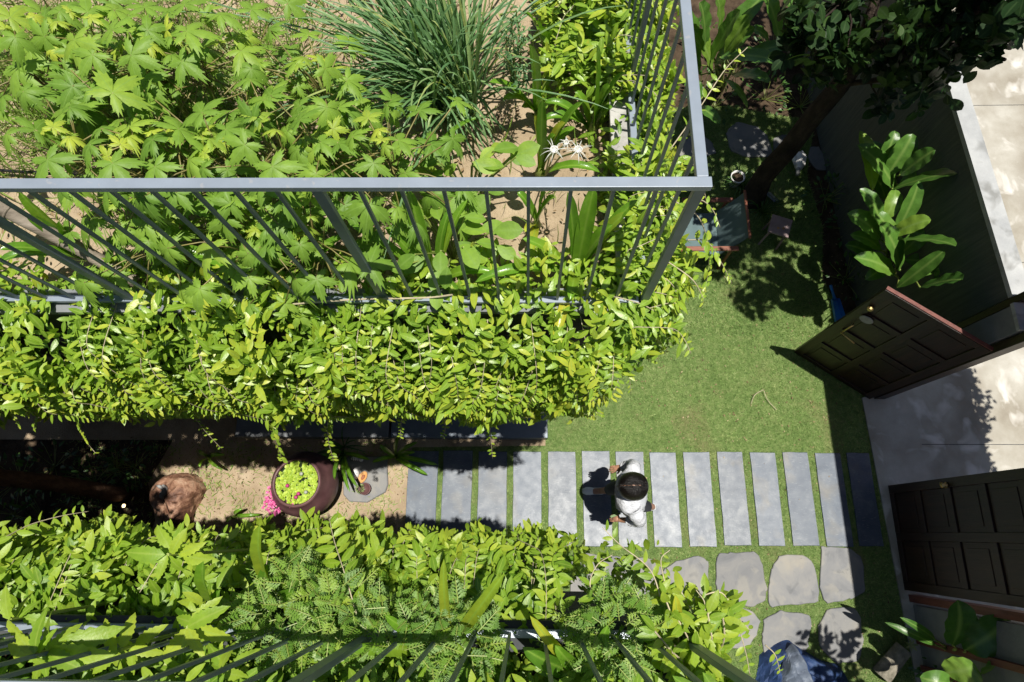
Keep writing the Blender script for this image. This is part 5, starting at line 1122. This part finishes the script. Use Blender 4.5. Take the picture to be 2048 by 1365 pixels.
# ================================================================== WOMAN
def skin_mesh(name, nodes, edges, mat, parent, sub=2, root=0, origin=None):
    me = bpy.data.meshes.new(name); L0 = parent.location
    me.from_pydata([tuple(Vector(n_[:3]) - L0) for n_ in nodes], edges, []); o = bpy.data.objects.new(name, me); COL.objects.link(o); o.parent = parent
    sk = o.modifiers.new('skin', 'SKIN'); 
    for i, n_ in enumerate(nodes):
        v = me.skin_vertices[0].data[i]; v.radius = (n_[3], n_[4] if len(n_) > 4 else n_[3]); v.use_root = (i == root)
    sk.use_smooth_shade = True; ss = o.modifiers.new('sub', 'SUBSURF'); ss.levels = sub; ss.render_levels = sub; me.materials.append(mat); return o
W0 = Vector((1.0, .35, 0)); wm = thing('person', 'woman in a white blouse and black trousers walking along the slabs', 'person', W0)
Hd = Vector((.885, .385, 1.48))
hip = (1.02, .345); sh = (.965, .36)
# body: one continuous skinned surface
nd = [(hip[0], hip[1], .90, .10), (.965, .345, 1.08, .085), (.925, .355, 1.25, .09), (.93, .37, 1.36, .045), (.90, .38, 1.42, .05), (.885, .385, 1.49, .085), (.89, .385, 1.55, .07),
      (hip[0] - .02, .43, .86, .085), (.86, .435, .50, .055), (.845, .435, .26, .045), (.80, .435, .08, .034), (.70, .433, .045, .035), (.64, .43, .035, .025),
      (hip[0] + .01, .27, .86, .085), (1.12, .265, .50, .055), (1.24, .27, .30, .045), (1.33, .27, .12, .032), (1.26, .27, .055, .035), (1.20, .27, .035, .022)]
ed = [(0, 1), (1, 2), (2, 3), (3, 4), (4, 5), (5, 6), (0, 7), (7, 8), (8, 9), (9, 10), (10, 11), (11, 12), (0, 13), (13, 14), (14, 15), (15, 16), (16, 17), (17, 18)]
def arm(sy, S_, E_, Wr, H_):
    b = len(nd); nd.extend([(*S_, .05), (*E_, .038), (*Wr, .026), (*H_, .032, .018)]); ed.extend([(2, b), (b, b + 1), (b + 1, b + 2), (b + 2, b + 3)])
    h = Vector(H_); w = Vector(Wr); d = (h - w).normalized(); s = d.cross(Vector((0, 0, 1))).normalized(); u_ = s.cross(d)
    for k, (off, ln) in enumerate(((-.027, .05), (-.009, .06), (.009, .058), (.027, .045))):
        p1 = h + s * off + d * .03; p2 = p1 + d * ln * .6 - u_ * .008; p3 = p2 + d * ln * .4 - u_ * .02; i = len(nd)
        nd.extend([(*p1, .009), (*p2, .0085), (*p3, .007)]); ed.extend([(b + 3, i), (i, i + 1), (i + 1, i + 2)])
    p1 = w.lerp(h, .6) - s * .03 * sy + d * .0; p2 = p1 - s * .022 * sy + d * .03; i = len(nd); nd.extend([(*p1, .011), (*p2, .009)]); ed.extend([(b + 3, i), (i, i + 1)])
arm(1, (.93, .50, 1.27), (.97, .60, 1.06), (.885, .60, .955), (.85, .592, .94))
arm(-1, (.93, .21, 1.27), (1.0, .115, 1.06), (.875, .12, .91), (.83, .13, .875))
skin_mesh('body', nd, ed, M['skin'], wm, 2)
rings = [(.80, .985, .335, .150, .195), (.90, .98, .335, .142, .188), (1.0, .965, .335, .138, .182), (1.1, .945, .34, .14, .188), (1.2, .925, .345, .142, .200), (1.28, .905, .35, .135, .200), (1.335, .892, .358, .112, .165), (1.375, .885, .366, .085, .11), (1.40, .882, .372, .066, .072), (1.415, .882, .374, .060, .064)]
bm_ = MB(); NB = 36
for (z, cx, cy, rx, ry) in rings:
    for j in range(NB):
        a = 2 * math.pi * j / NB; k_ = 1 + (.05 * math.sin(a * 6 + z * 14) + .03 * math.sin(a * 11 - z * 25)) * min(1, (1.42 - z) * 3); bm_.v.append((cx + math.cos(a) * rx * k_, cy + math.sin(a) * ry * k_, z + .012 * math.sin(a * 5)))
for i in range(len(rings) - 1):
    for j in range(NB): bm_.f.append([i * NB + j, i * NB + (j + 1) % NB, (i + 1) * NB + (j + 1) % NB, (i + 1) * NB + j]); bm_.m.append(0)
blouse = bm_.build('blouse', M['shirt'], wm, smooth=True)
for P, R0 in ((bezier([(.91, .48, 1.28), (.955, .555, 1.22), (.975, .60, 1.08), (.935, .60, 1.0), (.90, .598, .965)], 4), 0), (bezier([(.92, .22, 1.29), (.965, .15, 1.22), (1.01, .115, 1.08), (.97, .115, 1.0), (.93, .118, .965)], 4), 1)):
    n_ = len(P); sm_ = MB(); sm_.tube(P, [(.070 - .020 * i / n_) * (1 + .07 * math.sin(i * 2.3 + R0)) for i in range(n_)], 18, cap=False); sm_.build('sleeve', M['shirt'], blouse, smooth=True)
tq = [(1.02, .345, .90, .115), (1.0, .43, .84, .098), (.865, .435, .50, .072), (.855, .435, .22, .062), (1.03, .27, .84, .098), (1.12, .265, .50, .07), (1.25, .27, .26, .06)]
skin_mesh('trousers', tq, [(0, 1), (1, 2), (2, 3), (0, 4), (4, 5), (5, 6)], M['trouser'], wm, 2)
for (x0, x1, yy, z0_, z1_) in ((.84, .59, .435, .05, .035), (1.36, 1.16, .27, .10, .03)):
    s_ = MB(); P = [Vector((x0 + (x1 - x0) * k / 6, yy, z0_ + (z1_ - z0_) * k / 6)) for k in range(7)]
    s_.tube(P, [.026, .037, .036, .036, .043, .042, .022], 14, flat=1).build('shoe', M['shoe'], wm, smooth=True)
# hair: dome with a parting and a low knot
hr = MB(); nn_, kk = 28, 14
for k in range(kk + 1):
    th = k / kk * math.pi * .80
    for j in range(nn_):
        a = 2 * math.pi * j / nn_; r = 1 + .015 * math.sin(j * 5 + k) ; part = 1 - .07 * math.exp(-((math.sin(a) * math.sin(th)) / .10) ** 2) * (1 if math.cos(a) < .4 else 0)
        hr.v.append(tuple(Hd + Vector((math.cos(a) * math.sin(th) * .132 + .012, math.sin(a) * math.sin(th) * .122, math.cos(th) * .115 + .035)) * 1 * 1.0 + Vector((0, 0, 0)) if part == 1 else Hd + Vector((math.cos(a) * math.sin(th) * .132 + .012, math.sin(a) * math.sin(th) * .122, (math.cos(th) * .115) * part + .035))))
for k in range(kk):
    for j in range(nn_): hr.f.append([k * nn_ + j, (k + 1) * nn_ + j, (k + 1) * nn_ + (j + 1) % nn_, k * nn_ + (j + 1) % nn_]); hr.m.append(0)
hair = hr.build('hair', M['hair'], wm, smooth=True)
MB().tube([Hd + Vector((.09, 0, -.02)), Hd + Vector((.10, 0, -.12)), Hd + Vector((.10, 0, -.22))], [.05, .04, .02], 12).build('ponytail', M['hair'], hair, smooth=True)
m = MB(); 
for k in range(12):
    th0 = -1.15 + k * .13; th1 = th0 + .13
    for th_, in ((th0,),):
        a = [Hd + Vector((math.sin(q) * .133 + .012, yy * (1 - abs(q) * .4), math.cos(q) * .1155 + .0355)) for q, yy in ((th0, -.0035), (th0, .0035), (th1, .0035), (th1, -.0035))]
        m.add(a, [(0, 1, 2, 3)])
m.build('parting', M['skin'], hair)
m = MB()
for k in range(150):
    sgn = 1 if k % 2 else -1; q0 = U(-1.2, 1.0); P = []
    for j in range(7):
        f_ = j / 6; ph_ = f_ * U(1.25, 1.5); x_ = math.sin(q0) * math.cos(ph_) + f_ * .25; y_ = math.sin(ph_) * sgn * (.85 + .1 * math.cos(q0)); z_ = math.cos(q0) * math.cos(ph_)
        P.append(Hd + Vector((x_ * .134 + .012, y_ * .1245, z_ * .118 + .035 - .03 * f_)))
    m.tube(P, .0021, 4)
m.build('hair_strands', M['hair'], hair, smooth=True)
fc = Hd + Vector((-.085, 0, .02)); MB().tube([fc + Vector((-.004, 0, .02)), fc + Vector((-.026, 0, -.02)), fc + Vector((-.012, 0, -.028))], [.007, .012, .007], 8).build('nose', M['skin'], wm, smooth=True)
for sy in (-1, 1):
    MB().lathe([(0, -.01), (.011, 0), (0, .01)], fc + Vector((-.005, sy * .032, .018)), 10).build('eye', M['white'], wm, smooth=True)
MB().tube([fc + Vector((-.008, -.022, -.052)), fc + Vector((-.017, 0, -.052)), fc + Vector((-.008, .022, -.052))], [.003, .006, .003], 8).build('mouth', M['terracotta'], wm, smooth=True)
wm_done = 1
ph = thing('folded_leaflet', 'small green slip held in the woman\'s lower hand', 'leaflet', (.80, .15, .88)); MB().box((.825, .165, .885), (.10, .02, .008), .35).build('sheet', M['weed'], ph);
